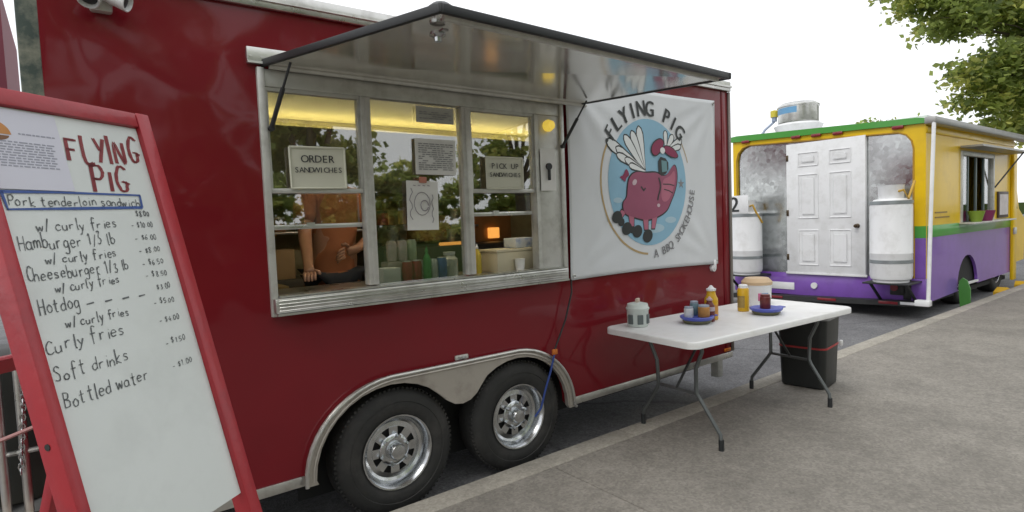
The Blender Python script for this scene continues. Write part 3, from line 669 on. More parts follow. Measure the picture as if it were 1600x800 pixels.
part("trousers", skin_mesh("trousers", [pj[k] for k in tn], [(ti[a], ti[b]) for a, b in (('hip', 'thR'), ('thR', 'knR'), ('knR', 'anR'), ('hip', 'thL'), ('thL', 'knL'), ('knL', 'anL'))], [trad[k] for k in tn], JEANS, P), JEANS, P, 4)
bm = NB(); lathe(bm, [(0, .135), (.05, .125), (.088, .08), (.097, .03), (.09, 0), (.08, -.03), (.075, -.03), (0, .0)], axes((1.39, .825, 1.995), (1, 0, 0), (0, 1, .25), (0, -.25, 1)), 20); part("hair", bm, HAIR, P, 4)

# ------------------------------------------------------------------ banner
BN = thing("banner", "white vinyl banner with a round winged pig logo hung on the trailer side", "banner", (3.56, -.02, 1.07))
def bwrinkle(x_, z_):
    u = (x_-2.71)/1.72; v = (z_-1.07)/1.38
    e = min(u, 1-u, v, 1-v); k = min(1, max(.15, e*5))
    w_ = .010*noise.noise(Vector((u*2.2, v*1.6, 3)))+.006*noise.noise(Vector((u*7+v*3, v*2.5, 8)))
    for cx_, cz_ in ((0, 1), (1, 1), (0, 0), (1, 0)):                       # tension creases fanning out of the tied corners
        d = math.hypot((u-cx_)*1.25, v-cz_); a = math.atan2(v-cz_, u-cx_)
        w_ += .006*math.sin(a*16)*math.exp(-((d-.25)/.18)**2)
    return w_*k*(1 if (u-.5)**2+(v-.5)**2 > .12 else .55)
bm = NB(); NX, NZ = 60, 46; g = []
BLc, BRc, TLc, TRc = Vector((2.709, 1.078)), Vector((4.437, 1.062)), Vector((2.712, 2.455)), Vector((4.425, 2.448))
for i in range(NX+1):
    row = []
    for j in range(NZ+1):
        u, v = i/NX, j/NZ; p = BLc.lerp(BRc, u).lerp(TLc.lerp(TRc, u), v)
        p = p+Vector((-.012*math.sin(v*math.pi)*(2*u-1), -.014*math.sin(u*math.pi)*(2*v-1)))
        row.append(bm.verts.new((p.x, -.026+bwrinkle(p.x, p.y), p.y)))
    g.append(row)
for i in range(NX):
    for j in range(NZ): bm.faces.new((g[i][j], g[i+1][j], g[i+1][j+1], g[i][j+1]))
ext = bmesh.ops.extrude_face_region(bm, geom=list(bm.faces)); bmesh.ops.translate(bm, vec=(0, .001, 0), verts=[e for e in ext['geom'] if isinstance(e, bmesh.types.BMVert)])
VINYL = mat("white_vinyl", (.62, .64, .66), .5, 0, .03, 5, dirt=(.5, .52, .54), dscale=2, damt=.3)
part("banner_sheet", bm, VINYL, BN, 4)
for px, pz in ((2.74, 1.105), (4.41, 1.09), (4.40, 2.42), (2.74, 2.42)):
    bm = NB(); tube(bm, [(px+.012*math.cos(a), -.030, pz+.012*math.sin(a)) for a in [k*math.pi/5 for k in range(10)]], .004, 6, closed=True); part("grommet", bm, ALU, BN)
LAY = [0]
def flat(name, polys, m, lay, label=None):
    """printed shape: each outline is cut fine enough to follow the cloth"""
    bm = NB()
    for poly in polys:
        f_ = bm.faces.new([bm.verts.new((x_, 0, z_)) for x_, z_ in poly]); f_.normal_update()
    bmesh.ops.triangulate(bm, faces=list(bm.faces))
    for _ in range(3):
        es = [e for e in bm.edges if e.calc_length() > .05]
        if not es: break
        bmesh.ops.subdivide_edges(bm, edges=es, cuts=1); bmesh.ops.triangulate(bm, faces=list(bm.faces))
    for v in bm.verts: v.co.y = -.0275-.0006*lay+bwrinkle(v.co.x, v.co.z)
    return part(name, bm, m, BN, 4, label)
def ell(cx_, cz_, a, b, n=40, rot=0., t0=0., t1=2*math.pi):
    return [(cx_+a*math.cos(t)*math.cos(rot)-b*math.sin(t)*math.sin(rot), cz_+a*math.cos(t)*math.sin(rot)+b*math.sin(t)*math.cos(rot)) for t in [t0+(t1-t0)*k/n for k in range(n)]]
def band(pts, w):
    L, Rr = [], []
    for i, p in enumerate(pts):
        a, b = pts[max(0, i-1)], pts[min(len(pts)-1, i+1)]; d = Vector((b[0]-a[0], b[1]-a[1])).normalized(); n_ = Vector((-d.y, d.x))
        ww = w[i] if isinstance(w, list) else w
        L.append((p[0]+n_.x*ww, p[1]+n_.y*ww)); Rr.append((p[0]-n_.x*ww, p[1]-n_.y*ww))
    return L+Rr[::-1]
SKYB = mat("print_sky_blue", (.23, .42, .55), .5, 0, .12, 5); TAN = mat("print_tan", (.42, .30, .14), .5); PLUM = mat("print_plum", (.27, .065, .12), .5, 0, .15, 6); PINK = mat("print_pink", (.40, .12, .18), .5)
CRIM = mat("print_crimson", (.22, .02, .07), .5); PBLK = mat("print_black", (.022, .026, .026), .5); PWHT = mat("print_white", (.66, .68, .68), .5); TEAL = mat("print_teal", (.12, .24, .26), .5); PGRY = mat("print_grey", (.20, .20, .21), .5)
flat("logo_sky", [ell(3.555, 1.752, .452, .480, 48)], SKYB, 1)
flat("logo_ring", [band([(3.555+.525*math.cos(R(a)), 1.752+.545*math.sin(R(a))) for a in range(146, 268, 6)], .008), band([(3.555+.505*math.cos(R(a)), 1.752+.53*math.sin(R(a))) for a in range(36, 12, -6)], .004)], TAN, 1)
flat("logo_cloud", [ell(3.60, 1.40, .12, .035, 20), ell(3.80, 1.46, .07, .025, 16), ell(3.20, 1.62, .05, .02, 16)], mat("print_pale_blue", (.36, .50, .58), .5), 2)
base = (3.507, 1.836)
def feather(b, tip, w):
    d = Vector((tip[0]-b[0], tip[1]-b[1])); L = d.length; d.normalize(); n_ = Vector((-d.y, d.x)); o_ = []
    for s_ in (1, -1):
        q = [(b[0]+d.x*L*t+n_.x*s_*w*f_, b[1]+d.y*L*t+n_.y*s_*w*f_) for t, f_ in ((0, .25), (.3, .55), (.6, .9), (.82, 1.), (.94, .7), (1, .15))]
        o_ += q if s_ == 1 else q[::-1]
    return o_
tips = [((3.44, 2.175), .036), ((3.36, 2.135), .034), ((3.28, 2.10), .034), ((3.085, 2.054), .040), ((3.185, 2.005), .032), ((3.19, 1.955), .028), ((3.28, 1.925), .026), ((3.325, 1.88), .022)]
for i, (t_, w) in enumerate(tips):
    flat("logo_wing_outline", [feather(base, t_, w+.008)], PBLK, 2+i*.34); flat("logo_wing", [feather(base, (base[0]+(t_[0]-base[0])*.97, base[1]+(t_[1]-base[1])*.97), w-.003)], PWHT, 2.17+i*.34)
rb = (3.763, 2.0); rts = [((3.757, 2.160), .022), ((3.855, 2.13), .026), ((3.965, 2.095), .030), ((3.954, 2.045), .022)]
for i, (t_, w) in enumerate(rts):
    flat("logo_wing_outline", [feather(rb, t_, w+.008)], PBLK, 2+i*.34); flat("logo_wing", [feather(rb, (rb[0]+(t_[0]-rb[0])*.96, rb[1]+(t_[1]-rb[1])*.96), w-.002)], PWHT, 2.17+i*.34)
pig = [(3.325, 1.795), (3.404, 1.834), (3.518, 1.821), (3.635, 1.831), (3.707, 1.801), (3.768, 1.81), (3.846, 1.898), (3.883, 1.875), (3.893, 1.788), (3.864, 1.692), (3.798, 1.598), (3.746, 1.528), (3.622, 1.484), (3.504, 1.464), (3.368, 1.491), (3.259, 1.516), (3.241, 1.604), (3.297, 1.64), (3.30, 1.707)]
def rnd(poly, it=2):
    for _ in range(it):
        q = []
        for i in range(len(poly)):
            a, b = Vector(poly[i]), Vector(poly[(i+1) % len(poly)]); q += [tuple(a.lerp(b, .25)), tuple(a.lerp(b, .75))]
        poly = q
    return poly
def grow(poly, k):
    c_ = sum((Vector(p) for p in poly), Vector((0, 0)))/len(poly)
    return [tuple(Vector(p)+(Vector(p)-c_).normalized()*k) for p in poly]
legs = [[(3.305, 1.52), (3.365, 1.50), (3.362, 1.425), (3.318, 1.425)], [(3.465, 1.49), (3.525, 1.48), (3.522, 1.395), (3.478, 1.395)], [(3.575, 1.50), (3.635, 1.50), (3.60, 1.40), (3.56, 1.40)], [(3.23, 1.55), (3.28, 1.53), (3.23, 1.49), (3.19, 1.50)]]
flat("logo_pig_outline", [grow(rnd(pig), .012)]+[grow(q, .010) for q in legs], PBLK, 5)
for q in legs: flat("logo_pig_leg", [q], PINK, 6)
flat("logo_pig_body", [rnd(pig)], PLUM, 8)
flat("logo_pig_belly", [rnd([(3.70, 1.775), (3.80, 1.80), (3.86, 1.86), (3.87, 1.78), (3.83, 1.68), (3.76, 1.60), (3.68, 1.61)])], PINK, 9)
flat("logo_belly_line", [band([(3.66+.02*math.sin(k*.9), 1.79-k*.035) for k in range(6)], .007), band([(3.72, 1.70), (3.78, 1.69), (3.83, 1.67)], .004), band([(3.71, 1.74), (3.79, 1.74), (3.85, 1.73)], .004), band([(3.45, 1.72), (3.48, 1.69), (3.50, 1.71)], .007)], PBLK, 11)
flat("logo_tail", [rnd([(3.215, 1.79), (3.26, 1.80), (3.285, 1.85), (3.31, 1.84), (3.325, 1.80), (3.29, 1.785), (3.28, 1.75), (3.25, 1.77)])], CRIM, 8)
for c_ in ((3.184, 1.498, .052), (3.285, 1.410, .055), (3.400, 1.385, .055), (3.515, 1.345, .058), (3.225, 1.46, .035), (3.34, 1.40, .03)):
    flat("logo_skate_wheel", [ell(c_[0], c_[1], c_[2], c_[2]*.85, 18, .4)], PBLK, 7)
flat("logo_scarf", [rnd([(3.659, 1.957), (3.785, 1.935), (3.786, 1.833), (3.663, 1.793)], 1)], PBLK, 9); flat("logo_scarf_front", [[(3.699, 1.925), (3.765, 1.919), (3.769, 1.841), (3.703, 1.832)]], TEAL, 11)
flat("logo_cap_outline", [grow(rnd([(3.575, 1.989), (3.601, 2.051), (3.688, 2.094), (3.736, 2.065), (3.702, 2.002), (3.628, 1.95)]), .010), grow(rnd([(3.735, 2.043), (3.838, 2.026), (3.917, 1.966), (3.866, 1.945), (3.733, 1.985)]), .010)], PBLK, 10)
flat("logo_cap", [rnd([(3.575, 1.989), (3.601, 2.051), (3.688, 2.094), (3.736, 2.065), (3.702, 2.002), (3.628, 1.95)]), rnd([(3.735, 2.043), (3.838, 2.026), (3.917, 1.966), (3.866, 1.945), (3.733, 1.985)])], CRIM, 12)
flat("logo_goggle", [ell(3.715, 2.0, .03, .025, 14)], PWHT, 13)
flat("logo_star", [[(3.943+(.045 if k % 2 == 0 else .016)*math.cos(R(90+36*k)), 1.745+(.045 if k % 2 == 0 else .016)*math.sin(R(90+36*k))) for k in range(10)]], PGRY, 3)
flat("logo_highlight", [ell(3.379, 1.752, .028, .02, 12, .6), ell(3.65, 1.576, .018, .014, 12)], mat("print_highlight", (.5, .38, .42), .5), 10)
def arc_word(word, r_, a0, a1, size, m, outward=True, bold=.02, squash=1.15):
    n = len(word); bm = NB()
    for i, ch in enumerate(word):
        a = R(a0+(a1-a0)*i/(n-1)); c_ = Vector((3.555+r_*.98*math.cos(a), -.0305, 1.752+r_*math.sin(a)))
        rad_ = Vector((math.cos(a), 0, math.sin(a))); tan_ = Vector((math.sin(a), 0, -math.cos(a)))
        if not outward: rad_, tan_ = -rad_, -tan_
        glyph(bm, ch, axes(c_, tan_*size, rad_*size*squash, (0, -size*.02, 0)), bold)
    for v in bm.verts: v.co.y = -.0315+bwrinkle(v.co.x, v.co.z)
    part("lettering", bm, m, BN, None)
arc_word("FLYING PIG", .500, 141, 46, .145, PBLK, True, .035)
arc_word("A BBQ SMOKEHOUSE", .580, -84, -8, .080, PGRY, False, .02)

# cord and strap
bm = NB(); tube(bm, [(2.705, -.035, 1.085), (2.69, -.05, 1.0), (2.625, -.05, .82), (2.56, -.048, .70), (2.512, -.052, .625)], .006, 6)
cordo = thing("bungee_cord", "black cord with blue lower end hanging from the banner corner to the wheel", "cord", (2.51, -.05, .25))
part("black_cord", bm, BLACK, cordo)
bm = NB(); tube(bm, [(2.512, -.058, .615), (2.47, -.06, .50), (2.43, -.055, .40), (2.385, -.05, .27), (2.34, -.04, .22)], .007, 6); part("blue_strap", bm, mat("blue_strap", (.02, .05, .22), .6), cordo)
bm = NB(); box(bm, (2.492, -.068, .605), (2.532, -.050, .64), bev=.005); part("orange_hook", bm, mat("orange_plastic", (.5, .14, .02), .5), cordo)

# ------------------------------------------------------------------ A-frame menu board
SGN = 1.8
TRc3 = Vector((0, -2.95, 1.5))+(Vector((.196, -1.064, 1.829))-Vector((0, -2.95, 1.5)))*(SGN/1.6)
bw = Vector((.784, .621, 0)).normalized(); nh = Vector((bw.y, -bw.x, 0)); tl = R(14.5)
bd = nh*math.sin(tl)-Vector((0, 0, math.cos(tl)))
bn = -bw.cross(bd); bn = bn if bn.y < 0 else -bn          # front normal, towards the viewer
kS = SGN/1.6
BM_ = axes(TRc3, bw, -bd, bn)                             # local x right, y up, z out of the face, origin at the top right corner
A = thing("menu_board", "tall red wooden sandwich board with a handwritten whiteboard menu", "sign board", (TRc3.x-.2, TRc3.y-.2, 0))
REDW = mat("red_board_paint", (.36, .018, .028), .42, 0, .12, 7, bump=.0012, bscale=40, dirt=(.20, .02, .03), dscale=7, damt=.5, coat=.2)
Wd = .459*kS; rail = .045; rl = .031; LEN = TRc3.z/math.cos(tl)
bm = NB(); box(bm, (-rail, -LEN+.01, -.058), (0, 0, 0), BM_, bev=.004); part("frame_post", bm, REDW, A)
bm = NB(); box(bm, (-Wd, -LEN+.01, -.060), (-Wd+rl, 0, 0), BM_, bev=.004); part("frame_post", bm, REDW, A)
bm = NB(); box(bm, (-Wd+rl+.001, -rail, -.055), (-rail-.001, -.001, -.002), BM_, bev=.004); part("top_rail", bm, REDW, A)
WB = mat("whiteboard", (.66, .695, .68), .28, 0, .05, 4, dirt=(.56, .59, .575), dscale=5, damt=.5)
bm = NB(); box(bm, (-Wd+rl+.001, -1.056*kS, -.030), (-rail-.001, -rail-.001, -.016), BM_); part("whiteboard", bm, WB, A, None)
tr_ = R(19.5); BB = axes(TRc3-bn*.06, bw, Vector((nh.x*math.sin(tr_), nh.y*math.sin(tr_), math.cos(tr_))))          # rear frame
for a in (-rail, -Wd):
    bm = NB(); box(bm, (a, -TRc3.z/math.cos(tr_)+.02, -.02), (a+rail, -.03, .02), BB, bev=.004); part("rear_leg", bm, REDW, A)
bm = NB(); box(bm, (-Wd+.001, -.71-.045, .021), (-.001, -.71, .045), BB, bev=.004); part("rear_crossbar", bm, REDW, A)
bm = NB(); cyl(bm, BM_ @ Vector((-Wd-.002, -.76*kS, -.03)), BM_ @ Vector((-Wd+.001, -.76*kS, -.03)), .008, 8); part("bolt", bm, DARKMET, A)
# single-stroke marker hand
F = {
 'a': [[(.5,.42),(.3,.52),(.08,.35),(.1,.08),(.3,0),(.5,.15),(.5,.5)],[(.5,.3),(.52,.05),(.62,0)]], 'b': [[(.08,1),(.08,0)],[(.08,.35),(.3,.52),(.52,.3),(.35,.02),(.08,.08)]], 'c': [[(.5,.42),(.3,.52),(.08,.3),(.15,.05),(.35,0),(.52,.1)]],
 'd': [[(.5,.4),(.3,.52),(.08,.3),(.15,.03),(.35,.02),(.5,.2)],[(.5,1),(.5,0)]], 'e': [[(.1,.28),(.5,.32),(.42,.5),(.2,.5),(.08,.25),(.2,.02),(.5,.08)]], 'f': [[(.5,.9),(.35,1),(.22,.85),(.22,-.2)],[(.05,.5),(.45,.52)]],
 'g': [[(.48,.45),(.25,.52),(.08,.3),(.2,.05),(.48,.2)],[(.48,.5),(.5,-.2),(.3,-.38),(.08,-.28)]], 'h': [[(.08,1),(.08,0)],[(.08,.3),(.3,.52),(.48,.35),(.5,0)]], 'i': [[(.2,.5),(.2,0)],[(.2,.72),(.23,.74)]], 'k': [[(.08,1),(.08,0)],[(.45,.52),(.1,.22),(.5,0)]],
 'l': [[(.15,1),(.15,.05),(.25,0)]], 'm': [[(.05,.5),(.05,0)],[(.05,.35),(.2,.52),(.32,.38),(.32,0)],[(.32,.35),(.48,.52),(.6,.38),(.62,0)]], 'n': [[(.08,.5),(.08,0)],[(.08,.32),(.3,.52),(.48,.35),(.5,0)]],
 'o': [[(.3,.52),(.08,.3),(.18,.02),(.42,.05),(.5,.3),(.3,.52)]], 'r': [[(.1,.5),(.1,0)],[(.1,.3),(.25,.48),(.45,.48)]], 's': [[(.45,.45),(.2,.5),(.12,.35),(.42,.2),(.35,.02),(.08,.05)]], 't': [[(.25,.9),(.25,.08),(.42,.02)],[(.05,.58),(.45,.6)]],
 'u': [[(.08,.5),(.1,.1),(.3,0),(.48,.15)],[(.48,.5),(.5,0)]], 'w': [[(.02,.5),(.15,0),(.3,.4),(.45,0),(.6,.5)]], 'y': [[(.08,.5),(.28,.08)],[(.5,.5),(.2,-.35),(.05,-.35)]], '/': [[(.4,1),(.1,-.1)]], '-': [[(.08,.3),(.45,.32)]], '.': [[(.15,.0),(.18,.03)]], ' ': [],
 'P': [[(.1,1),(.08,0)],[(.05,.95),(.4,1),(.55,.75),(.4,.5),(.1,.5)]], 'H': [[(.08,1),(.08,0)],[(.55,1),(.52,0)],[(.08,.5),(.55,.52)]], 'C': [[(.55,.85),(.3,1),(.08,.6),(.15,.1),(.4,0),(.58,.15)]], 'S': [[(.52,.85),(.25,1),(.1,.75),(.45,.4),(.4,.05),(.08,.1)]], 'B': [[(.1,1),(.1,0)],[(.1,1),(.45,.9),(.4,.58),(.1,.52),(.5,.4),(.48,.05),(.1,0)]],
 'F': [[(.1,1),(.12,0)],[(.08,1),(.55,.98)],[(.1,.52),(.42,.52)]], 'L': [[(.1,1),(.12,.02),(.5,0)]], 'Y': [[(.05,1),(.28,.5)],[(.52,1),(.2,0)]], 'I': [[(.2,1),(.2,0)]], 'N': [[(.08,0),(.1,1),(.5,0),(.52,1)]], 'G': [[(.55,.88),(.3,1),(.08,.55),(.2,.05),(.45,.05),(.5,.35),(.32,.38)],[(.5,.35),(.62,.3)]],
 '$': [[(.48,.8),(.2,.85),(.12,.65),(.42,.42),(.35,.15),(.08,.2)],[(.28,1),(.28,0)]], '0': [[(.3,.9),(.1,.6),(.15,.1),(.38,.05),(.5,.5),(.3,.9)]], '1': [[(.12,.75),(.28,.92),(.28,0)]], '2': [[(.1,.75),(.3,.92),(.48,.7),(.1,.02),(.52,.04)]], '3': [[(.1,.85),(.4,.88),(.25,.5),(.48,.3),(.3,0),(.08,.08)]],
 '4': [[(.35,.9),(.08,.35),(.52,.38)],[(.4,.6),(.38,0)]], '5': [[(.48,.9),(.15,.9),(.12,.5),(.4,.5),(.45,.15),(.1,.02)]], '6': [[(.42,.9),(.12,.45),(.2,.02),(.45,.15),(.35,.4),(.12,.3)]], '7': [[(.08,.9),(.5,.9),(.2,0)]], '8': [[(.3,.5),(.12,.75),(.3,.92),(.45,.72),(.12,.2),(.3,0),(.48,.2),(.3,.5)]], '9': [[(.45,.7),(.2,.55),(.12,.8),(.35,.92),(.45,.7),(.4,0)]]}
def spline(p, n=4):
    if len(p) < 3: return [Vector(q) for q in p]
    P_ = [Vector(p[0])]+[Vector(q) for q in p]+[Vector(p[-1])]; o_ = []
    for i in range(1, len(P_)-2):
        for k in range(n):
            t = k/n; a, b, c_, d = P_[i-1:i+3]
            o_.append(.5*((2*b)+(-a+c_)*t+(2*a-5*b+4*c_-d)*t*t+(-a+3*b-3*c_+d)*t*t*t))
    return o_+[Vector(p[-1])]
def stroke(bm, pts, w, M, z=.0012):
    L, Rr = [], []
    for i, p in enumerate(pts):
        d = (pts[min(i+1, len(pts)-1)]-pts[max(i-1, 0)]); d = d.normalized() if d.length > 1e-9 else Vector((1, 0))
        n_ = Vector((-d.y, d.x))*w*(.55+.9*random.random())
        L.append(bm.verts.new(M @ Vector((p.x+n_.x, p.y+n_.y, z)))); Rr.append(bm.verts.new(M @ Vector((p.x-n_.x, p.y-n_.y, z))))
    for i in range(len(pts)-1): bm.faces.new((L[i], L[i+1], Rr[i+1], Rr[i]))
WM = BM_ @ TM(Vector((0, 0, -.0160)))
def hand(text, x0, x1, y, h, w, m, slope=0., dbl=0., label=None, name="handwriting"):
    """write text between x0 and x1 (board units) with x-height scaled from h; y is down from the top"""
    adv = {'i': .36, 'l': .36, ' ': .45, '.': .3, 'm': .78, 'w': .74, '/': .5, 'I': .42, '1': .5}
    tot = sum(adv.get(c_, .66) for c_ in text); sx = (x1-x0)/tot; bm = NB(); cx_ = 0
    for ch in text:
        jx, jy, js = random.uniform(-.07, .07), random.uniform(-.09, .09), random.uniform(.82, 1.18)
        for st in F.get(ch, []):
            for off in ((0,) if not dbl else (-dbl, dbl)):
                pts = [Vector((x0+(cx_+(q.x+jx+q.y*.08)*1.0)*sx+off, -y+slope*(cx_*sx)+(q.y*js+jy)*h)) for q in spline(st)]
                stroke(bm, pts, w, WM)
        cx_ += adv.get(ch, .66)
    part(name, bm, m, A, None, label)
MK = mat("black_marker", (.10, .11, .115), .5, 0, .7, 50); MKR = mat("red_marker", (.22, .025, .03), .5, 0, .4, 60); MKB = mat("blue_marker", (.04, .09, .30), .5, 0, .3, 60)
k_ = kS
hand("FLYING", -.258*k_, -.058*k_, .147*k_, .064*k_, .0026, MKR, .03, .0026, "red marker heading on the menu"); hand("PIG", -.216*k_, -.108*k_, .222*k_, .060*k_, .0026, MKR, 0, .0026)
bm = NB()
for p in ([(-.424, .232), (-.30, .229), (-.088, .229)], [(-.420, .230), (-.416, .272)], [(-.418, .270), (-.25, .266), (-.092, .262)], [(-.09, .229), (-.093, .262)]): stroke(bm, [Vector((a*k_, -b*k_)) for a, b in p], .0028, WM, .0022)
part("blue_border", bm, MKB, A, None)
rows = [("Pork tenderloin sandwich", -.414, -.095, .262, .024, None, 0), ("$8.00", -.118, -.076, .286, .015, None, 0),
        ("w/ curly fries", -.372, -.178, .318, .025, "- $10.00", .316), ("Hamburger 1/3 lb", -.418, -.195, .358, .033, "- $6.00", .350), ("w/ curly fries", -.372, -.200, .392, .024, "- $8.00", .383),
        ("Cheeseburger 1/3 lb", -.418, -.178, .426, .030, "- $6.50", .416), ("w/ curly fries", -.370, -.212, .456, .024, "- $8.50", .448), ("Hotdog", -.414, -.322, .497, .032, "$3.00", .481),
        ("w/ curly fries", -.368, -.212, .533, .024, "- $5.00", .519), ("Curly fries", -.422, -.236, .580, .032, "- $4.00", .566), ("Soft drinks", -.420, -.245, .640, .032, "- $1.50", .624), ("Bottled water", -.416, -.210, .698, .034, "- $1.00", .684)]
for tx_, a, b, y_, h_, pr, py in rows:
    hand(tx_, a*k_, b*k_, y_*k_, h_*k_*.92, .0013, MK, random.uniform(.01, .05))
    if pr: hand(pr, -.140*k_ if pr[0] == '-' else -.118*k_, -.074*k_, py*k_, .015*k_, .0010, MK, .04)
for k in range(4):
    bm = NB(); stroke(bm, [Vector(((-.31+.045*k)*k_, -.490*k_)), Vector(((-.292+.045*k)*k_, -.488*k_))], .0018, WM); part("dash", bm, MK, A, None)
# printed sheet taped over the board's top left
S_ = thing("menu_flyer", "pale printed flyer with a sandwich picture taped on the menu board", "flyer", tuple(BM_ @ Vector((-.36*k_, -.13*k_, -.01))))
bm = NB(); fx0, fx1, fy0, fy1 = -.438*k_, -.262*k_, -.226*k_, -.046*k_
box(bm, (fx0+.004, fy0, -.0135), (fx1, fy1, -.0125), BM_); part("flyer_sheet", bm, mat("lilac_white_paper", (.62, .62, .70), .7, 0, .04, 6), S_, None)
bm = NB(); y_ = fy0+.105*k_
while y_ > fy0+.045*k_:
    x_ = fx0+.012
    while x_ < fx1-.03:
        L = random.uniform(.006, .02); box(bm, (x_, y_, -.0124), (x_+L, y_+.003, -.0118), BM_); x_ += L+.004
    y_ -= .0068
part("print", bm, mat("grey_print", (.33, .34, .40), .8), S_, None)
bm = NB(); x_ = fx0+.085*k_
while x_ < fx1-.02:
    L = random.uniform(.004, .012); box(bm, (x_, fy0+.125*k_, -.0124), (x_+L, fy0+.128*k_, -.0118), BM_); x_ += L+.003
part("print", bm, mat("grey_print", (.33, .34, .40)), S_, None)
def dome(cx_, cy_, a, b, t0, t1, n=18): return [(cx_+a*math.cos(t0+(t1-t0)*k/n), cy_+b*math.sin(t0+(t1-t0)*k/n)) for k in range(n+1)]
bm = NB(); prism(bm, dome(fx0+.038, fy1-.058*k_, .040, .034, 0, math.pi), BM_ @ TM(Vector((0, 0, -.0124))), .0006); part("bun_picture", bm, mat("bun_orange", (.50, .22, .06), .6, 0, .25, 30), S_, None)
bm = NB(); prism(bm, dome(fx0+.036, fy1-.061*k_, .036, .014, math.pi, 2*math.pi), BM_ @ TM(Vector((0, 0, -.0124))), .0006); part("bun_picture", bm, mat("filling_brown", (.20, .09, .04), .6, 0, .3, 30), S_, None)

# ------------------------------------------------------------------ behind the board: post, hitch gear
bm = NB(); box(bm, (-.093, -.40, 0), (-.034, -.343, 3.4), bev=.006)
POST = mat("peeling_green_post", (.035, .055, .045), .6, 0, .3, 6, bump=.002, bscale=18, dirt=(.33, .32, .24), dscale=4.2, damt=.95)
t = thing("wooden_post", "weathered green post with peeling paint beside the trailer's left edge", "post", (-.066, -.37, 0)); part("post_shaft", bm, POST, t)
bm = NB(); box(bm, (-.11, -.415, 0), (-.023, -.328, .05), bev=.006); part("post_foot", bm, POST, t)
t = thing("trailer_hitch", "black steel trailer hitch with chains at the left of the red trailer", "hitch", (-.7, 1.1, ROADZ))
bm = NB()
for y0 in (.5, 1.7): tube(bm, [(-.04, y0, .24), (-1.5, 1.1, .24)], .05, 4)
part("hitch_beam", bm, DARKMET, t)
bm = NB(); box(bm, (-.36, .55, .28), (-.14, .95, .98), bev=.02); box(bm, (-.33, .548, .62), (-.17, .5515, .9)); part("generator_box", bm, mat("dark_box", (.03, .035, .032), .5, .2, .3, 8), t)
for x_, z1 in ((-.30, 1.1), (-.225, 1.04)):
    bm = NB(); tube(bm, [(x_, .45, ROADZ), (x_, .45, z1)], .018, 10); tube(bm, [(x_-.05, .45, .55), (x_+.05, .45, .55)], .012, 8); part("jack_tube", bm, ALU, t)
ch = bpy.data.objects
bm = NB()
for k in range(26):
    p = Vector((-.19-.002*k, .42, 1.02-.022*k)); r_ = Matrix.Rotation(R(90)*(k % 2), 4, 'Z')
    pts = [TM(p) @ r_ @ Vector((.010*math.cos(a), 0, .017*math.sin(a))) for a in [q*math.pi/4 for q in range(8)]]; tube(bm, pts, .0035, 5, closed=True)
part("chain", bm, CHROME, t)
bm = NB(); tube(bm, [(-.62, .40, .56), (-.34, .40, .62), (-.18, .40, .665), (-.12, .40, .70)], .009, 6); solo("rope", bm, mat("faded_pink_rope", (.45, .25, .24), .8), "faded pink rope tied between the board and hitch", "rope", loc=(-.4, .40, .6))
t = thing("wash_basin", "pale plastic basin on the road behind the red board's left leg", "basin", (-.27, .72, ROADZ))
bm = NB(); lathe(bm, [(0, .30), (.20, .30), (.26, .42), (.275, .43), (.27, .44), (.245, .425), (.19, .32), (0, .32)], TM(Vector((-.27, .60, ROADZ-.03))), 28); part("basin_bowl", bm, mat("cream_plastic", (.60, .52, .44), .5, 0, .1, 6), t)
bm = NB(); box(bm, (-.43, .45, ROADZ), (-.11, .75, ROADZ+.268), bev=.02); part("basin_stand", bm, mat("maroon_crate", (.16, .03, .03), .5), t)
bm = NB(); tube(bm, [(-.46, .20, .32), (-.30, .05, .10), (-.22, -.02, ROADZ+.03)], .022, 8); solo("white_pipe", bm, PAINTW, "white drain pipe slanting to the road at lower left", "pipe", loc=(-.3, .05, 0))
# red tent roof beyond the post
t = thing("red_tent", "dark red tent roof far left beyond the green post", "tent", (-2.2, 7.5, ROADZ))
bm = NB(); q = [(-4.2, 6.0), (-.45, 6.0), (-.45, 9.0), (-4.2, 9.0)]; ap = bm.verts.new((-1.9, 7.5, 6.3)); vs = [bm.verts.new((x_, y_, 4.45)) for x_, y_ in q]; vs2 = [bm.verts.new((x_, y_, 3.0)) for x_, y_ in q]
for i in range(4): bm.faces.new((vs[i], vs[(i+1) % 4], ap)); bm.faces.new((vs[i], vs2[i], vs2[(i+1) % 4], vs[(i+1) % 4]))
part("canopy", bm, mat("maroon_canvas", (.13, .015, .03), .7, 0, .15, 3), t)
for x_, y_ in q:
    bm = NB(); cyl(bm, (x_*.995-.02, y_, ROADZ), (x_*.995-.02, y_, 3.05), .03, 8); part("tent_pole", bm, BRUSH, t)

# ------------------------------------------------------------------ folding table and condiments
TC, TY = Vector((3.835, -.555, 0)), R(-3.2)
FT = thing("folding_table", "white plastic folding table with grey splayed legs beside the trailer", "table", tuple(TC), TY)
TMx = TM(TC) @ Matrix.Rotation(TY, 4, 'Z')
hx, hy = .945, .385
def rrect(hx_, hy_, r_, n=6):
    o_ = []
    for cx_, cy_, a0 in ((hx_-r_, hy_-r_, 0), (-hx_+r_, hy_-r_, 90), (-hx_+r_, -hy_+r_, 180), (hx_-r_, -hy_+r_, 270)):
        o_ += [(cx_+r_*math.cos(R(a0+90*k/n)), cy_+r_*math.sin(R(a0+90*k/n))) for k in range(n+1)]
    return o_
bm = NB(); rings = []
for d, z in ((-.012, .722), (-.012, .700), (0, .698), (.0, .732), (-.003, .738), (-.010, .741), (-.016, .741), (-.030, .739)):
    rings.append([bm.verts.new(TMx @ Vector((x_, y_, z))) for x_, y_ in rrect(hx+d, hy+d, .07+d)])
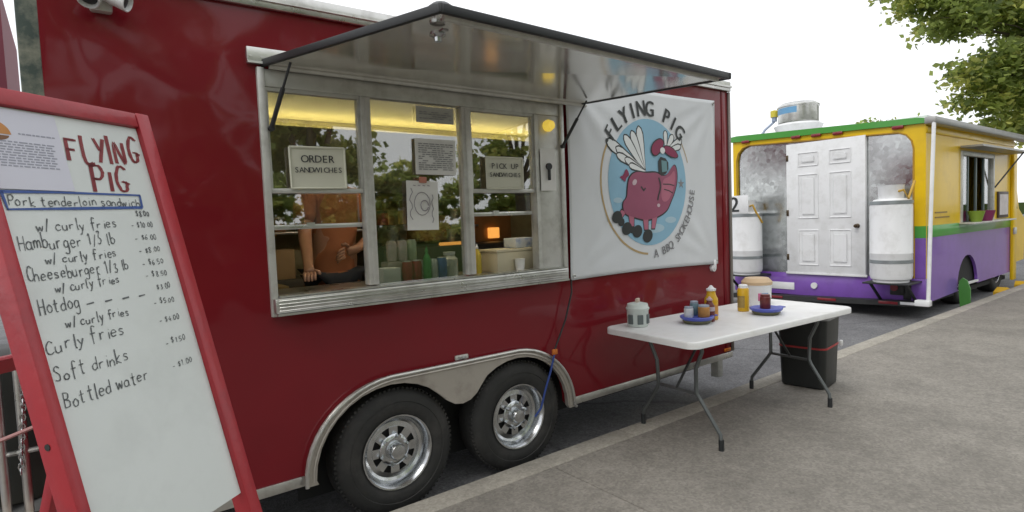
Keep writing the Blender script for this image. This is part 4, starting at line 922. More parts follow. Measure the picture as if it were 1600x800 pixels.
for a, b in zip(rings[:-1], rings[1:]):
    for k in range(len(a)): bm.faces.new((a[k], a[(k+1) % len(a)], b[(k+1) % len(a)], b[k]))
bm.faces.new(rings[-1]); bm.faces.new(rings[0][::-1])
part("table_top", bm, PLASTW, FT, R(50))
for ex, s_ in ((-.68, -1), (.73, 1)):
    lf = []
    for sy in (-1, 1):
        bm = NB()
        lean = -.02*s_
        tube(bm, [TMx @ Vector(v) for v in ((ex, sy*.22, .705), (ex+lean, sy*.22, .62), (ex+lean*1.3, sy*.165, .50), (ex+lean*1.6, sy*.16, .335), (ex+lean*2, sy*.18, .30), (ex+lean*2.5, sy*.325, .10), (ex+lean*2.5, sy*.33, .01))], .013, 10)
        lg = part("leg", bm, GREYMET, FT)
        bm = NB(); cyl(bm, TMx @ Vector((ex+lean*2.5, sy*.33, 0)), TMx @ Vector((ex+lean*2.5, sy*.33, .07)), .017, 10); part("foot_cap", bm, BLACK, lg)
    bm = NB(); tube(bm, [TMx @ Vector((ex+lean*1.7, -.165, .33)), TMx @ Vector((ex+lean*1.7, .165, .33))], .011, 8); part("leg_stretcher", bm, GREYMET, FT); bm = NB(); tube(bm, [TMx @ Vector((ex, -.22, .690)), TMx @ Vector((ex, .22, .690))], .012, 8); part("leg_pivot", bm, GREYMET, FT)
    bm = NB(); tube(bm, [TMx @ Vector((ex+lean*1.3, 0, .335)), TMx @ Vector((ex-s_*.34, 0, .69))], .009, 8); part("folding_brace", bm, DARKMET, FT)
bm = NB(); box(bm, (-.80, -.30, .682), (.85, -.285, .699), TMx); box(bm, (-.80, .285, .682), (.85, .30, .699), TMx); part("under_rail", bm, GREYMET, FT)
TZ = .7405
# utensil caddy
t = thing("utensil_caddy", "pale plastic caddy with grey openings at the table's left end", "caddy", (3.10, -.27, TZ)); M = TM(Vector((3.10, -.27, TZ)))
CAD = mat("pale_caddy_plastic", (.55, .60, .57), .4, 0, .06, 8)
bm = NB(); lathe(bm, [(0, 0), (.068, 0), (.072, .006), (.074, .11), (.08, .118), (.08, .128), (.075, .132), (.07, .155), (.03, .165), (0, .165)], M, 28); part("caddy_body", bm, CAD, t)
for a in (-35, 20, 75, -90):
    bm = NB(); q = M @ Matrix.Rotation(R(a-90), 4, 'Z'); box(bm, (.066, -.02, .02), (.0785, .02, .085), q, bev=.004); part("opening", bm, mat("caddy_dark", (.10, .12, .12), .5), t)
bm = NB(); box(bm, (-.02, -.012, .164), (.035, .012, .19), M @ Matrix.Rotation(.5, 4, 'Z'), bev=.004); part("napkin", bm, mat("beige_napkin", (.52, .42, .34), .8), t)
MUST = mat("mustard_yellow", (.62, .36, .012), .35, 0, .06, 9); KET = mat("ketchup_red", (.13, .02, .018), .35, 0, .2, 12); CAPW = mat("white_cap", (.72, .72, .72), .4)
LBL = mat("pale_label", (.45, .38, .42), .5, 0, .35, 30)
b_ = bottle(3.625, -.50, TZ, .245, .047, MUST, CAPW, "mustard_bottle", "big yellow squeeze bottle with a white cap behind the red one", "bottle", None, .62)
bm = NB(); lathe(bm, [(.0475, .03), (.0475, .11)], TM(Vector((3.625, -.50, TZ))), 22); part("label_band", bm, mat("label_yellow_red", (.55, .25, .05), .4, 0, .5, 20), b_)
b_ = bottle(3.552, -.535, TZ, .175, .036, KET, mat("clear_pink_cap", (.45, .30, .32), .3), "ketchup_bottle", "dark red sauce bottle standing between the blue plate and yellow bottle", "bottle", None, .5)
bm = NB(); lathe(bm, [(.0365, .075), (.0365, .105)], TM(Vector((3.552, -.535, TZ))), 22); part("label_band", bm, LBL, b_)
t = thing("mustard_container", "plain yellow cylinder container in front of the white tub", "container", (4.085, -.47, TZ)); M = TM(Vector((4.085, -.47, TZ)))
bm = NB(); lathe(bm, [(0, 0), (.040, 0), (.042, .005), (.042, .165), (.036, .178), (0, .178)], M, 24); part("container_body", bm, MUST, t)
bm = NB(); lathe(bm, [(.034, .178), (.034, .198), (.028, .204), (0, .204)], M, 20); part("lid", bm, CAPW, t)
bm = NB(); q = M @ Matrix.Rotation(R(200), 4, 'Z'); lathe(bm, [(.0425, .03), (.0425, .12)], M, 24)
for f_ in [f_ for f_ in bm.faces if f_.calc_center_median().x > 4.085-.028]: bm.faces.remove(f_)
part("label_band", bm, mat("label_dark_text", (.3, .2, .05), .5, 0, .5, 40), t)
t = thing("napkin_tub", "round white tub with a tan lid at the back of the table", "tub", (4.40, -.40, TZ)); M = TM(Vector((4.40, -.40, TZ)))
bm = NB(); lathe(bm, [(0, 0), (.098, 0), (.105, .01), (.112, .17), (.116, .175), (0, .176)], M, 32); part("tub_body", bm, PAINTW, t)
bm = NB(); lathe(bm, [(.117, .172), (.118, .195), (.09, .225), (0, .23)], M, 32); part("tub_lid", bm, mat("tan_lid", (.50, .36, .22), .6, 0, .1, 9), t)
for a, mm in ((235, mat("label_blue", (.12, .28, .5), .5)), (222, mat("label_pink", (.5, .12, .25), .5)), (250, mat("label_blue", (.12, .28, .5)))):
    bm = NB(); q = M @ Matrix.Rotation(R(a), 4, 'Z'); box(bm, (.100, -.014, .05), (.1135, .014, .11), q, bev=.002); part("label_patch", bm, mm, t)
BLUE = mat("cobalt_plastic", (.07, .09, .40), .4, 0, .1, 9); OLIVE = mat("olive_base", (.10, .10, .05), .5, 0, .3, 20); RELISH = mat("orange_relish", (.42, .20, .05), .5, 0, .35, 30)
def plate(x_, y_, label, jars):
    t = thing("serving_dish", label, "dish", (x_, y_, TZ), 0, "blue rimmed dishes on the table"); M = TM(Vector((x_, y_, TZ)))
    bm = NB(); lathe(bm, [(0, 0), (.085, 0), (.098, .012), (.098, .024), (0, .026)], M, 30); part("dish_base", bm, OLIVE, t)
    bm = NB(); lathe(bm, [(.10, .0245), (.112, .034), (.116, .046), (.108, .05), (.09, .044), (0, .042)], M, 30); box(bm, (.10, -.03, .038), (.155, .03, .048), M @ Matrix.Rotation(R(-20), 4, 'Z'), bev=.006); part("dish_rim", bm, BLUE, t)
plate(3.452, -.50, "blue rimmed dish left of the bottles with relish jars on it", 0)
plate(4.065, -.665, "blue rimmed dish on the right carrying one dark red jar", 0)
def jar(x_, y_, r_, h, m, lm, label):
    t = thing("condiment_jar", label, "jar", (x_, y_, TZ+.0425), 0, "jars standing in the blue dishes"); M = TM(Vector((x_, y_, TZ+.0425)))
    bm = NB(); lathe(bm, [(0, 0), (r_*.9, 0), (r_, .006), (r_, h*.8), (r_*.85, h*.86), (0, h*.86)], M, 22); part("jar_body", bm, m, t)
    bm = NB(); lathe(bm, [(r_*.9, h*.85), (r_*.92, h*.98), (r_*.8, h), (0, h)], M, 20); part("jar_lid", bm, lm, t)
GRYL = mat("grey_blue_lid", (.30, .33, .40), .4)
jar(3.470, -.545, .040, .085, RELISH, GRYL, "orange relish jar in the left blue dish"); jar(3.395, -.475, .032, .075, mat("clear_jar_white", (.55, .56, .58), .3), GRYL, "pale jar at the back of the left blue dish")
jar(3.50, -.445, .030, .10, mat("teal_jar", (.12, .2, .24), .4), GRYL, "dark teal jar behind the orange relish jar")
jar(4.055, -.665, .037, .105, KET, KET, "dark red jar standing in the right blue dish")

# ------------------------------------------------------------------ bin
BC = Vector((5.02, -.51, 0)); t = thing("trash_bin", "black plastic trash bin behind the table's right end", "bin", tuple(BC), R(8)); MB_ = TM(BC) @ Matrix.Rotation(R(8), 4, 'Z')
BINB = mat("black_bin_plastic", (.012, .014, .013), .45, 0, .25, 8, bump=.002, bscale=14)
bm = NB(); rings = []
for hs, z in ((.165, 0), (.178, .012), (.198, .62), (.215, .625), (.215, .65), (.20, .655), (.19, .60)): rings.append([bm.verts.new(MB_ @ Vector((x_, y_, z))) for x_, y_ in rrect(hs, hs, .05, 4)])
for a, b in zip(rings[:-1], rings[1:]):
    for k in range(len(a)): bm.faces.new((a[k], a[(k+1) % len(a)], b[(k+1) % len(a)], b[k]))
bm.faces.new(rings[0][::-1]); bm.faces.new(rings[-1]); part("bin_body", bm, BINB, t)
def ringband(z0, z1, h0, tk, m, name):
    bm = NB(); a = [rrect(h0, h0, .052, 4), rrect(h0+tk, h0+tk, .055, 4)]
    q = [[bm.verts.new(MB_ @ Vector((x_, y_, z))) for x_, y_ in a[i]] for i, z in ((0, z0), (1, z0+.002), (1, z1-.002), (0, z1))]
    for A_, B_ in zip(q[:-1], q[1:]):
        for k in range(len(A_)): bm.faces.new((A_[k], A_[(k+1) % len(A_)], B_[(k+1) % len(A_)], B_[k]))
    part(name, bm, m, t)
ringband(.585, .66, .205, .014, mat("grey_bag", (.20, .20, .20), .4, 0, .3, 20, bump=.004, bscale=30), "bag_rim")
ringband(.335, .352, .1885, .006, mat("red_strap", (.35, .03, .03), .5), "strap")
bm = NB(); box(bm, (.17, -.215, .315), (.205, -.190, .365), MB_, bev=.008); part("bag_tie", bm, PAINTW, t)

# ------------------------------------------------------------------ yellow and purple food truck
TX, TY0, TY1 = 9.58, .06, 3.02
YEL = mat("truck_yellow", (.76, .50, .008), .34, 0, .05, 3, coat=.15, spec=.3, wave=.004, wscale=1.5, dirt=(.45, .27, .02), dscale=3, damt=.3); PUR = mat("truck_purple", (.20, .085, .42), .30, 0, .08, 3, coat=.4, wave=.004, wscale=1.5, dirt=(.14, .06, .26), dscale=4, damt=.4)
GRN = mat("truck_green", (.06, .30, .04), .35, 0, .08, 4, coat=.3); GALV = mat("galvanised_sheet", (.60, .62, .62), .24, 1., .12, 7, wave=.0006, wscale=1.2, dirt=(.42, .43, .42), dscale=3, damt=.6)
def spangle(m):
    """zinc crystals: each cell its own tone and gloss"""
    n, l = m.node_tree.nodes, m.node_tree.links; b = n['Principled BSDF']
    t = n.new('ShaderNodeTexCoord'); v = n.new('ShaderNodeTexVoronoi'); v.inputs['Scale'].default_value = 16; l.new(t.outputs['Object'], v.inputs['Vector'])
    sc = n.new('ShaderNodeSeparateColor'); l.new(v.outputs['Color'], sc.inputs[0])
    a = n.new('ShaderNodeMapRange'); a.inputs['To Min'].default_value = .15; a.inputs['To Max'].default_value = .25; l.new(sc.outputs[0], a.inputs['Value']); l.new(a.outputs[0], b.inputs['Roughness'])
    src = b.inputs['Base Color'].links[0].from_socket
    r_ = n.new('ShaderNodeMapRange'); r_.inputs['To Min'].default_value = .86; r_.inputs['To Max'].default_value = 1.05; l.new(sc.outputs[1], r_.inputs['Value'])
    q = n.new('ShaderNodeMix'); q.data_type = 'RGBA'; q.blend_type = 'MULTIPLY'; q.inputs['Factor'].default_value = 1
    l.new(src, q.inputs['A']); l.new(r_.outputs[0], q.inputs['B']); l.new(q.outputs['Result'], b.inputs['Base Color'])
spangle(GALV)
K = thing("food_truck", "yellow and purple food truck with white back door and green trim", "food truck", (TX+2.5, 1.5, ROADZ))
TE = 14.0
bm = NB()
side_lo = [(TX+.0505, .10)]+[(10.98, .14)]+[(11.42+.50*math.cos(R(a)), .18+.50*math.sin(R(a))) for a in range(180, -1, -15)]+[(TE, .20), (TE, 1.03), (TX+.0505, 1.03)]
prism(bm, side_lo, XZ(TY0+.04), .04); lowr = part("lower_side", bm, PUR, K, None)
bm = NB(); box(bm, (TX+.0505, TY0-.006, 1.031), (TE, TY0+.04, 1.20), bev=.004); part("green_band", bm, GRN, K)
bm = NB(); box(bm, (TX+.0505, TY0, 1.201), (11.05, TY0+.04, 2.66)); box(bm, (11.05, TY0, 2.29), (12.72, TY0+.04, 2.66)); box(bm, (12.72, TY0, 1.201), (TE, TY0+.04, 2.66)); part("upper_side", bm, YEL, K, None)
bm = NB(); box(bm, (TX+.05, TY1-.04, .12), (TE, TY1, 2.70)); box(bm, (TE-.04, TY0+.04, .2), (TE, TY1-.04, 2.66)); part("body_shell", bm, YEL, K, None)
bm = NB(); box(bm, (TX+.051, TY0+.10, .05), (TE-.04, TY1-.041, .12)); part('chassis', bm, UNDER, K, None)
def zt(y_): return 2.715+(y_-TY0)*.043                       # the roof edge rises slightly to the far side
bm = NB(); prism(bm, [(TY0-.02, zt(TY0)-.085), (TY1+.02, zt(TY1)-.10), (TY1+.02, zt(TY1)-.01), (TY1-.1, zt(TY1)), (TY0+.1, zt(TY0)+.005), (TY0-.02, zt(TY0)-.02)], YZ(TX+.10), .14); part("roof_edge", bm, GRN, K, R(20))
bm = NB(); box(bm, (TX+.101, TY0+.02, 2.66), (TE, TY1-.02, 2.755)); part('roof', bm, PAINTW, K, None)
# rear wall: yellow surround, metal panels, door, purple band
bm = NB()
pin = [(.21, .455), (.21, 2.30), (.235, 2.41), (.30, 2.50), (.40, 2.545)]+[(2.72, 2.655), (2.83, 2.62), (2.92, 2.53), (2.95, 2.40), (2.95, .455)]
outl = [(TY0, .455), (TY0, zt(TY0)-.086), (TY1, zt(TY1)-.101), (TY1, .455)]
prism(bm, outl+pin[::-1], YZ(TX+.05), .05); part("rear_surround", bm, YEL, K, None)
bm = NB(); box(bm, (TX-.004, TY0-.004, .456), (TX-.0005, TY0+.13, 1.03)); part("corner_panel", bm, PUR, K, None, "purple lower corner"); bm = NB(); box(bm, (TX-.005, TY0-.005, 1.031), (TX-.0005, TY0+.135, 1.20)); part("corner_panel", bm, GRN, K, None, "green corner patch")
bm = NB(); prism(bm, pin, YZ(TX+.049), .012); part("rear_metal_panel", bm, GALV, K, None)
bm = NB(); tube(bm, [(TX-.004, a, b) for a, b in pin], .012, 6); part("panel_edge", bm, mat("orange_seal", (.40, .22, .02), .5), K)
bm = NB(); box(bm, (TX-.002, TY0, .09), (TX+.05, TY1, .452), bev=.004); part("rear_skirt", bm, PUR, K)
# six-panel door
DY0, DY1, DZ0, DZ1 = .825, 2.03, .475, 2.575
bm = NB(); box(bm, (TX-.035, DY0, DZ0), (TX+.03, DY1, DZ1), bev=.004); door = part("door", bm, PAINTW, K)
bm = NB(); box(bm, (TX-.045, DY0-.02, DZ0-.035), (TX+.0, DY1+.02, DZ0-.001), bev=.004); part("threshold", bm, PAINTW, K)
for y0, y1 in ((1.03, 1.34), (1.52, 1.83)):
    for z0, z1 in ((.60, 1.16), (1.36, 2.06), (2.20, 2.41)):
        bm = NB()
        box(bm, (TX-.0365, y0, z0), (TX-.0352, y1, z1)); 
        v0 = [(y0, z0), (y1, z0), (y1, z1), (y0, z1)]
        for (a, b) in zip(v0, v0[1:]+v0[:1]): tube(bm, [(TX-.0375, *a), (TX-.0375, *b)], .010, 6)
        box(bm, (TX-.052, y0+.055, z0+.055), (TX-.037, y1-.055, z1-.055), bev=.012, seg=1)
        part("door_panel", bm, PAINTW, door, R(30))
bm = NB(); lathe(bm, [(.035, 0), (.034, .012), (.014, .018), (.014, .04), (.03, .055), (.028, .075), (0, .08)], axes((TX-.036, .935, 1.22), (0, 1, 0), (0, 0, 1), (-1, 0, 0)), 18); part("door_knob", bm, mat("bronze_knob", (.12, .09, .06), .3, 1.), door)
for z in (.72, 1.45, 2.35):
    bm = NB(); box(bm, (TX-.042, DY1-.035, z-.05), (TX-.0355, DY1+.005, z+.05), bev=.002); part("hinge", bm, mat("bronze_knob", (.12, .09, .06)), door)
for y_ in (2.76, 1.87, 1.545, 1.22, .40):
    bm = NB(); box(bm, (TX-.045, y_-.075, zt(y_)-.135), (TX-.001, y_+.075, zt(y_)-.082), bev=.014); part("marker_lamp", bm, REDL, K)
bm = NB(); box(bm, (TX-.012, 1.93, .17), (TX-.0025, 2.36, .29), bev=.003); pl = part("licence_plate", bm, PAINTW, K)
bm = NB(); cyl(bm, (TX-.0025, 1.60, .262), (TX-.03, 1.60, .262), .05, 20); part("filler_cap", bm, PAINTW, K)
bm = NB(); prism(bm, [(-.03, .145), (3.1, .055), (3.1, -.03), (-.03, .075)], YZ(TX-.003), .16); bp_ = part("rear_bumper", bm, DARKMET, K)
for y0, y1, mm in ((.35, .60, REDL), (1.20, 1.48, REDL), (2.05, 2.28, REDL), (.08, .32, PAINTW)):
    z = .125-(y0)*.028-.02; bm = NB(); box(bm, (TX-.172, y0, z-.015), (TX-.1635, y1, z+.025), bev=.003); part("reflector", bm, mm, bp_)
bm = NB(); box(bm, (TX-.03, .30, .20), (TX-.002, .50, .42), bev=.01); box(bm, (TX-.03, .23, .14), (TX-.0025, .33, .46), bev=.01); tl_ = part("tail_lamp_box", bm, DARKMET, K)
bm = NB(); cyl(bm, (TX-.03, .44, .31), (TX-.045, .44, .31), .05, 18); part("lens", bm, REDL, tl_)
bm = NB(); box(bm, (TX-.26, .33, .425), (TX-.20, .58, .455), bev=.005); part("rack_lamp", bm, mat("bright_red_lens", (.45, .03, .03), .3), K)
for y0, y1 in ((.10, .68), (2.33, 2.95)):
    bm = NB(); box(bm, (TX-.52, y0, .40), (TX-.002, y1, .424), bev=.004); rk = part("tank_rack", bm, BLACK, K); bm = NB()
    for yy in (y0+.06, y1-.06): tube(bm, [(TX-.005, yy, .10), (TX-.40, yy, .40)], .022, 6)
    part("rack_brackets", bm, BLACK, rk)
# side: awning pole, roll-out awning, hatch window
bm = NB(); tube(bm, [(TX-.12, TY0-.13, 2.66), (TX-.26, TY0-.14, 1.4), (TX-.34, TY0-.14, .20)], .025, 8); box(bm, (TX-.42, TY0-.17, .12), (TX-.30, TY0-.0, .20), bev=.008); part("awning_arm", bm, PAINTW, K)
bm = NB(); box(bm, (TX-.15, TY0-.16, 2.60), (TE+.9, TY0-.02, 2.70), bev=.02); part("awning_case", bm, mat("awning_silver", (.34, .34, .33), .4, .5), K)
bm = NB(); box(bm, (TX, TY0-.018, 2.50), (TE, TY0-.001, 2.59), bev=.004); part("awning_rail", bm, YEL, K)
bm = NB(); box(bm, (10.6, .55, .9), (13.2, .57, 2.6)); part('shade_backing', bm, DARKIN, K, None)  # dark sheet added behind the window; its colour stands in for interior shade
bm = NB(); wd = ((11.05, 1.21), (12.72, 2.285))
for lo, hi in (((11.03, TY0-.02, 1.201), (11.10, TY0+.05, 2.31)), ((12.67, TY0-.02, 1.201), (12.74, TY0+.05, 2.31)), ((11.101, TY0-.02, 2.24), (12.669, TY0+.05, 2.31)), ((10.95, TY0-.20, 1.175), (13.3, TY0+.05, 1.2))): box(bm, lo, hi, bev=.004)
sw = part("service_window", bm, BRUSH, K)
for x_ in (11.45, 11.86, 12.27):
    bm = NB(); box(bm, (x_-.025, TY0+.01, 1.201), (x_+.025, TY0+.04, 2.239), bev=.003); part("mullion", bm, mat("dull_green_frame", (.14, .18, .17), .5, .3), sw)
for a, b in ((11.10, 11.42), (12.30, 12.67)):
    bm = NB(); box(bm, (a, TY0+.02, 1.21), (b, TY0+.024, 2.239)); part("pane", bm, GLASS, sw, None)
bm = NB(); slab4(bm, [Vector((10.95, TY0-.02, 2.35)), Vector((13.75, TY0-.02, 2.35)), Vector((13.75, TY0-.30, 2.345)), Vector((10.95, TY0-.30, 2.345))], .03); sh = part("side_hatch", bm, mat("awning_silver", (.46, .46, .46)), K, None)
bm = NB(); tube(bm, [(12.75, TY0-.02, 1.75), (13.3, TY0-.28, 2.34)], .012, 6); part("gas_strut", bm, BLACK, sh)
bm = NB(); box(bm, (12.95, TY0-.03, 1.22), (13.55, TY0-.001, 1.68), bev=.004); mb = part("picture_frame", bm, mat("dark_brown_frame", (.05, .03, .025), .5), K)
bm = NB(); box(bm, (13.0, TY0-.036, 1.27), (13.5, TY0-.0305, 1.63)); part("picture", bm, mat("pale_menu_print", (.55, .50, .50), .4, 0, .35, 7), mb)
for xa, xb, z in ((.35, .95, 1.30), (.35, .85, 1.37)):
    bm = NB(); box(bm, (TX+xa, TY0-.006, z), (TX+xb, TY0-.001, z+.02)); part("side_vent", bm, mat("dark_yellow_print", (.25, .15, .02), .5), K, None)
bm = NB(); box(bm, (13.80, TY0-.05, .05), (14.02, TY0-.001, 2.4), bev=.01); part("corner_pillar", bm, YEL, K)
bm = NB(); box(bm, (13.78, TY0-.075, .90), (13.92, TY0-.051, 1.02), bev=.006); part("pillar_plate", bm, BRUSH, K)
bm = NB(); box(bm, (11.05, TY0-.006, .20), (11.95, TY0+.02, .235)); part("arch_trim", bm, PAINTW, K)
bm = NB(); box(bm, (10.9, .12, .19), (11.95, .7, .72)); part("wheel_well", bm, UNDER, K, None)
wheel(K, 11.45, ROADZ+.40, .14, .40, .23, .26, 28)
bm = NB(); rr2 = [(-.10, -.115), (.03, -.115), (.05, .18), (.04, .30), (.0, .35), (-.06, .31), (-.10, .18)]; prism(bm, rr2, YZ(10.97), .03); part("mud_flap", bm, mat("green_rubber", (.06, .22, .04), .5, 0, .15, 6), K)
wheel(K, 13.35, ROADZ+.40, .14, .40, .23, .26, 28)
# cab in front of the body
bm = NB(); prism(bm, [(TE+.005, .25), (15.7, .30), (15.8, 1.1), (15.3, 1.35), (14.9, 2.3), (TE+.005, 2.45)], axes((0, .25, 0), (1, 0, 0), (0, 0, 1), (0, 1, 0)), 2.5); cab = part("cab", bm, YEL, K, R(20))
bm = NB(); prism(bm, [(14.15, 1.35), (15.15, 1.35), (14.82, 2.2), (14.15, 2.25)], axes((0, .249, 0), (1, 0, 0), (0, 0, 1), (0, -1, 0)), .006); part("cab_window", bm, mat("dark_teal_glass", (.03, .10, .11), .08), cab)
# roof fan
fx, fy = 10.9, 2.50
bm = NB(); box(bm, (fx-.28, fy-.28, 2.72), (fx+.28, fy+.28, 2.84), bev=.01); fan = part("roof_fan", bm, ALU, K)
bm = NB(); lathe(bm, [(.20, 2.98), (.30, 3.02), (.38, 3.12), (.41, 3.19), (.42, 3.21), (.38, 3.22), (.36, 3.25)], TM(Vector((fx, fy, -.16))), 32); part("fan_bowl", bm, PAINTW, fan)
bm = NB(); lathe(bm, [(.34, 3.24), (.345, 3.26), (.345, 3.52), (.36, 3.53), (.36, 3.55), (.30, 3.60), (0, 3.61)], TM(Vector((fx, fy, -.14))), 32); part("fan_hood", bm, ALU, fan)
bm = NB(); lathe(bm, [(.348, 3.40), (.348, 3.51)], TM(Vector((fx, fy, -.14))), 32)
for f_ in [f_ for f_ in bm.faces if not (f_.calc_center_median().x < fx-.1 and f_.calc_center_median().y > fy-.12)]: bm.faces.remove(f_)
part("fan_sticker", bm, mat("blue_sticker", (.12, .30, .50), .5), fan)
bm = NB(); tube(bm, [(fx-.2, fy+.72, 2.8), (fx-.1, fy+.60, 3.05), (fx, fy+.46, 3.2)], .025, 6); tube(bm, [(fx, fy+.46, 3.2), (fx, fy+.46, 3.40)], .05, 8); part("fan_hinge", bm, mat("blue_grey_conduit", (.30, .36, .48), .5), fan)
bm = NB(); lathe(bm, [(0, 3.40), (.07, 3.40), (.07, 3.52), (0, 3.54)], TM(Vector((fx, fy+.46, -.12))), 12); part("junction_box", bm, mat("yellow_box", (.6, .5, .05), .5), fan)

# propane tanks on the rack
def tank(cy_, cx_, zb, r_, h, label, number):
    t = thing("propane_tank", label, "gas tank", (cx_, cy_, zb), 0, "propane tanks on the truck's rear racks"); M = TM(Vector((cx_, cy_, zb)))
    bm = NB(); lathe(bm, [(r_*.85, 0), (r_*.85, .03), (r_*.95, .045), (r_, .09), (r_, .40), (r_*1.008, .405), (r_*1.008, .415), (r_, .42), (r_, h-.12), (r_*.97, h-.07), (r_*.8, h-.02), (r_*.4, h), (0, h+.01)], M, 36); part("tank_body", bm, PAINTW, t)
    bm = NB(); lathe(bm, [(r_*.58, h-.01), (r_*.62, h+.17), (r_*.64, h+.18), (r_*.6, h+.18), (r_*.56, h-.01)], M, 30)
    for f_ in [f_ for f_ in bm.faces if f_.calc_center_median().x > cx_+r_*.35]: bm.faces.remove(f_)
    part("collar", bm, PAINTW, t)
    bm = NB(); cyl(bm, M @ Vector((0, 0, h)), M @ Vector((0, 0, h+.10)), .03, 10); cyl(bm, M @ Vector((0, 0, h+.10)), M @ Vector((0, 0, h+.13)), .05, 12); part("valve", bm, mat("brass", (.45, .30, .08), .35, 1.), t)
    bm = NB(); s_ = -1 if number is None else -1; tube(bm, [M @ Vector((-.03, -.02, h+.07)), M @ Vector((-.12, -.20, h+.10)), M @ Vector((-.10, -r_*.95, h-.02)), M @ Vector((.05, -r_*1.05, h-.20 if number else h+.22))], .017, 8); part("gas_hose", bm, mat("yellow_hose", (.50, .30, .03), .5), t)
    for zz in (.27, h-.09):
        bm = NB(); lathe(bm, [(r_+.001, zz), (r_+.006, zz+.003), (r_+.006, zz+.047), (r_+.001, zz+.05)], M, 36); part("strap", bm, mat("grey_strap", (.30, .33, .34), .4, .6), t)
    if number:
        bm = NB(); glyph(bm, number, axes((cx_-r_-.012, cy_+.05, zb+h+.0), (0, -1, 0), (0, 0, 1), (-1, 0, 0)) @ Matrix.Scale(.36, 4), .02); part("lettering", bm, PBLK, t, None)
        bm = NB(); box(bm, (cx_-r_-.008, cy_-.20, zb+h-.03), (cx_-r_+.0, cy_+.26, zb+h+.27), bev=.003); part("number_plate", bm, PAINTW, t)
    return t
tank(.395, TX-.28, .425, .262, 1.19, "tall white propane tank on the rack right of the white door", None)
tank(2.62, TX-.28, .425, .255, 1.08, "white propane tank marked 2 on the rack left of the white door", "2")
# goods on the truck's side counter
for x_, mm, nm, lab in ((11.35, mat("lime_cup", (.20, .30, .03), .5), "lime_bowl", "lime green bowl on the yellow truck's side counter"), (11.9, mat("magenta_cup", (.20, .02, .09), .5), "magenta_bowl", "magenta bowl on the yellow truck's side counter")):
    bm = NB(); lathe(bm, [(0, 0), (.07, 0), (.11, .15), (.115, .17), (.10, .165), (0, .03)], TM(Vector((x_, TY0-.12, 1.201))), 20); solo(nm, bm, mm, lab, "bowl", loc=(x_, TY0-.12, 1.201))
for x_, w_, lab in ((12.45, .5, "long yellow wheel block on the road under the truck's front"), (13.75, .16, "small yellow wheel block by the truck's front corner")):
    bm = NB(); prism(bm, [(x_, ROADZ), (x_+w_, ROADZ), (x_+w_, ROADZ+.10), (x_+w_*.5, ROADZ+.16), (x_, ROADZ+.10)], XZ(-.02), .14); solo("wheel_block", bm, mat("yellow_block", (.60, .36, .01), .5), lab, "wheel block", None, "yellow wheel blocks under the truck", loc=(x_+w_/2, -.09, ROADZ))

# ------------------------------------------------------------------ trees
BARK = mat("bark", (.07, .055, .04), .9, 0, .3, 8, bump=.02, bscale=14)
LEAF = [leaf_mat("leaf_mid", (.12, .155, .045), (.50, .60, .18)), leaf_mat("leaf_dark", (.08, .11, .04), (.32, .40, .13)), leaf_mat("leaf_light", (.19, .21, .06), (.70, .72, .22))]
def leaves(name, clumps, size, parent, seed, per=26):
    rg = np.random.default_rng(seed)
    cen = []; mi = []
    for (c_, rad_, n) in clumps:
        ns = max(1, n//per)
        d = rg.normal(size=(ns, 3)); d /= np.linalg.norm(d, axis=1)[:, None]; rr_ = rg.random(ns)**.45
        s_ = np.array(c_)+d*rr_[:, None]*np.array(rad_)
        sp = .11*np.mean(rad_)+.10
        pts = np.repeat(s_, per, 0)+rg.normal(size=(ns*per, 3))*sp*np.array((1, 1, .55)); cen.append(pts)
        mi.append(np.repeat(rg.choice(3, ns, p=[.5, .25, .25]), per))
    P_ = np.concatenate(cen); mi = np.concatenate(mi); N = len(P_)
    M_ = np.array(ROOTM[parent.name]); P_ = P_ @ M_[:3, :3].T+M_[:3, 3]
    a = rg.normal(size=(N, 3)); a[:, 2] *= .6; a /= np.linalg.norm(a, axis=1)[:, None]
    b = np.cross(a, rg.normal(size=(N, 3))); b /= np.linalg.norm(b, axis=1)[:, None]; c_ = np.cross(a, b)
    L = size*rg.uniform(.4, 1.5, N)[:, None]
    v = np.stack([P_-a*L*.5, P_+b*L*.32+c_*L*.08-a*L*.05, P_+a*L*.55, P_-b*L*.32+c_*L*.08-a*L*.05], 1).reshape(-1, 3)
    me = bpy.data.meshes.new(name); me.vertices.add(4*N); me.vertices.foreach_set('co', v.ravel().astype(np.float32))
    idx = np.arange(N)[:, None]*4+np.array([0, 1, 2, 0, 2, 3]); me.loops.add(6*N); me.loops.foreach_set('vertex_index', idx.ravel().astype(np.int32))
    me.polygons.add(2*N); me.polygons.foreach_set('loop_start', np.arange(0, 6*N, 3, dtype=np.int32)); me.polygons.foreach_set('loop_total', np.full(2*N, 3, np.int32)) if False else None
    me.polygons.foreach_set('material_index', np.repeat(mi, 2).astype(np.int32))
    me.update(calc_edges=True); me.validate()
    for m_ in LEAF: me.materials.append(m_)
    o = bpy.data.objects.new(name, me); COL.objects.link(o); o.parent = parent; return o
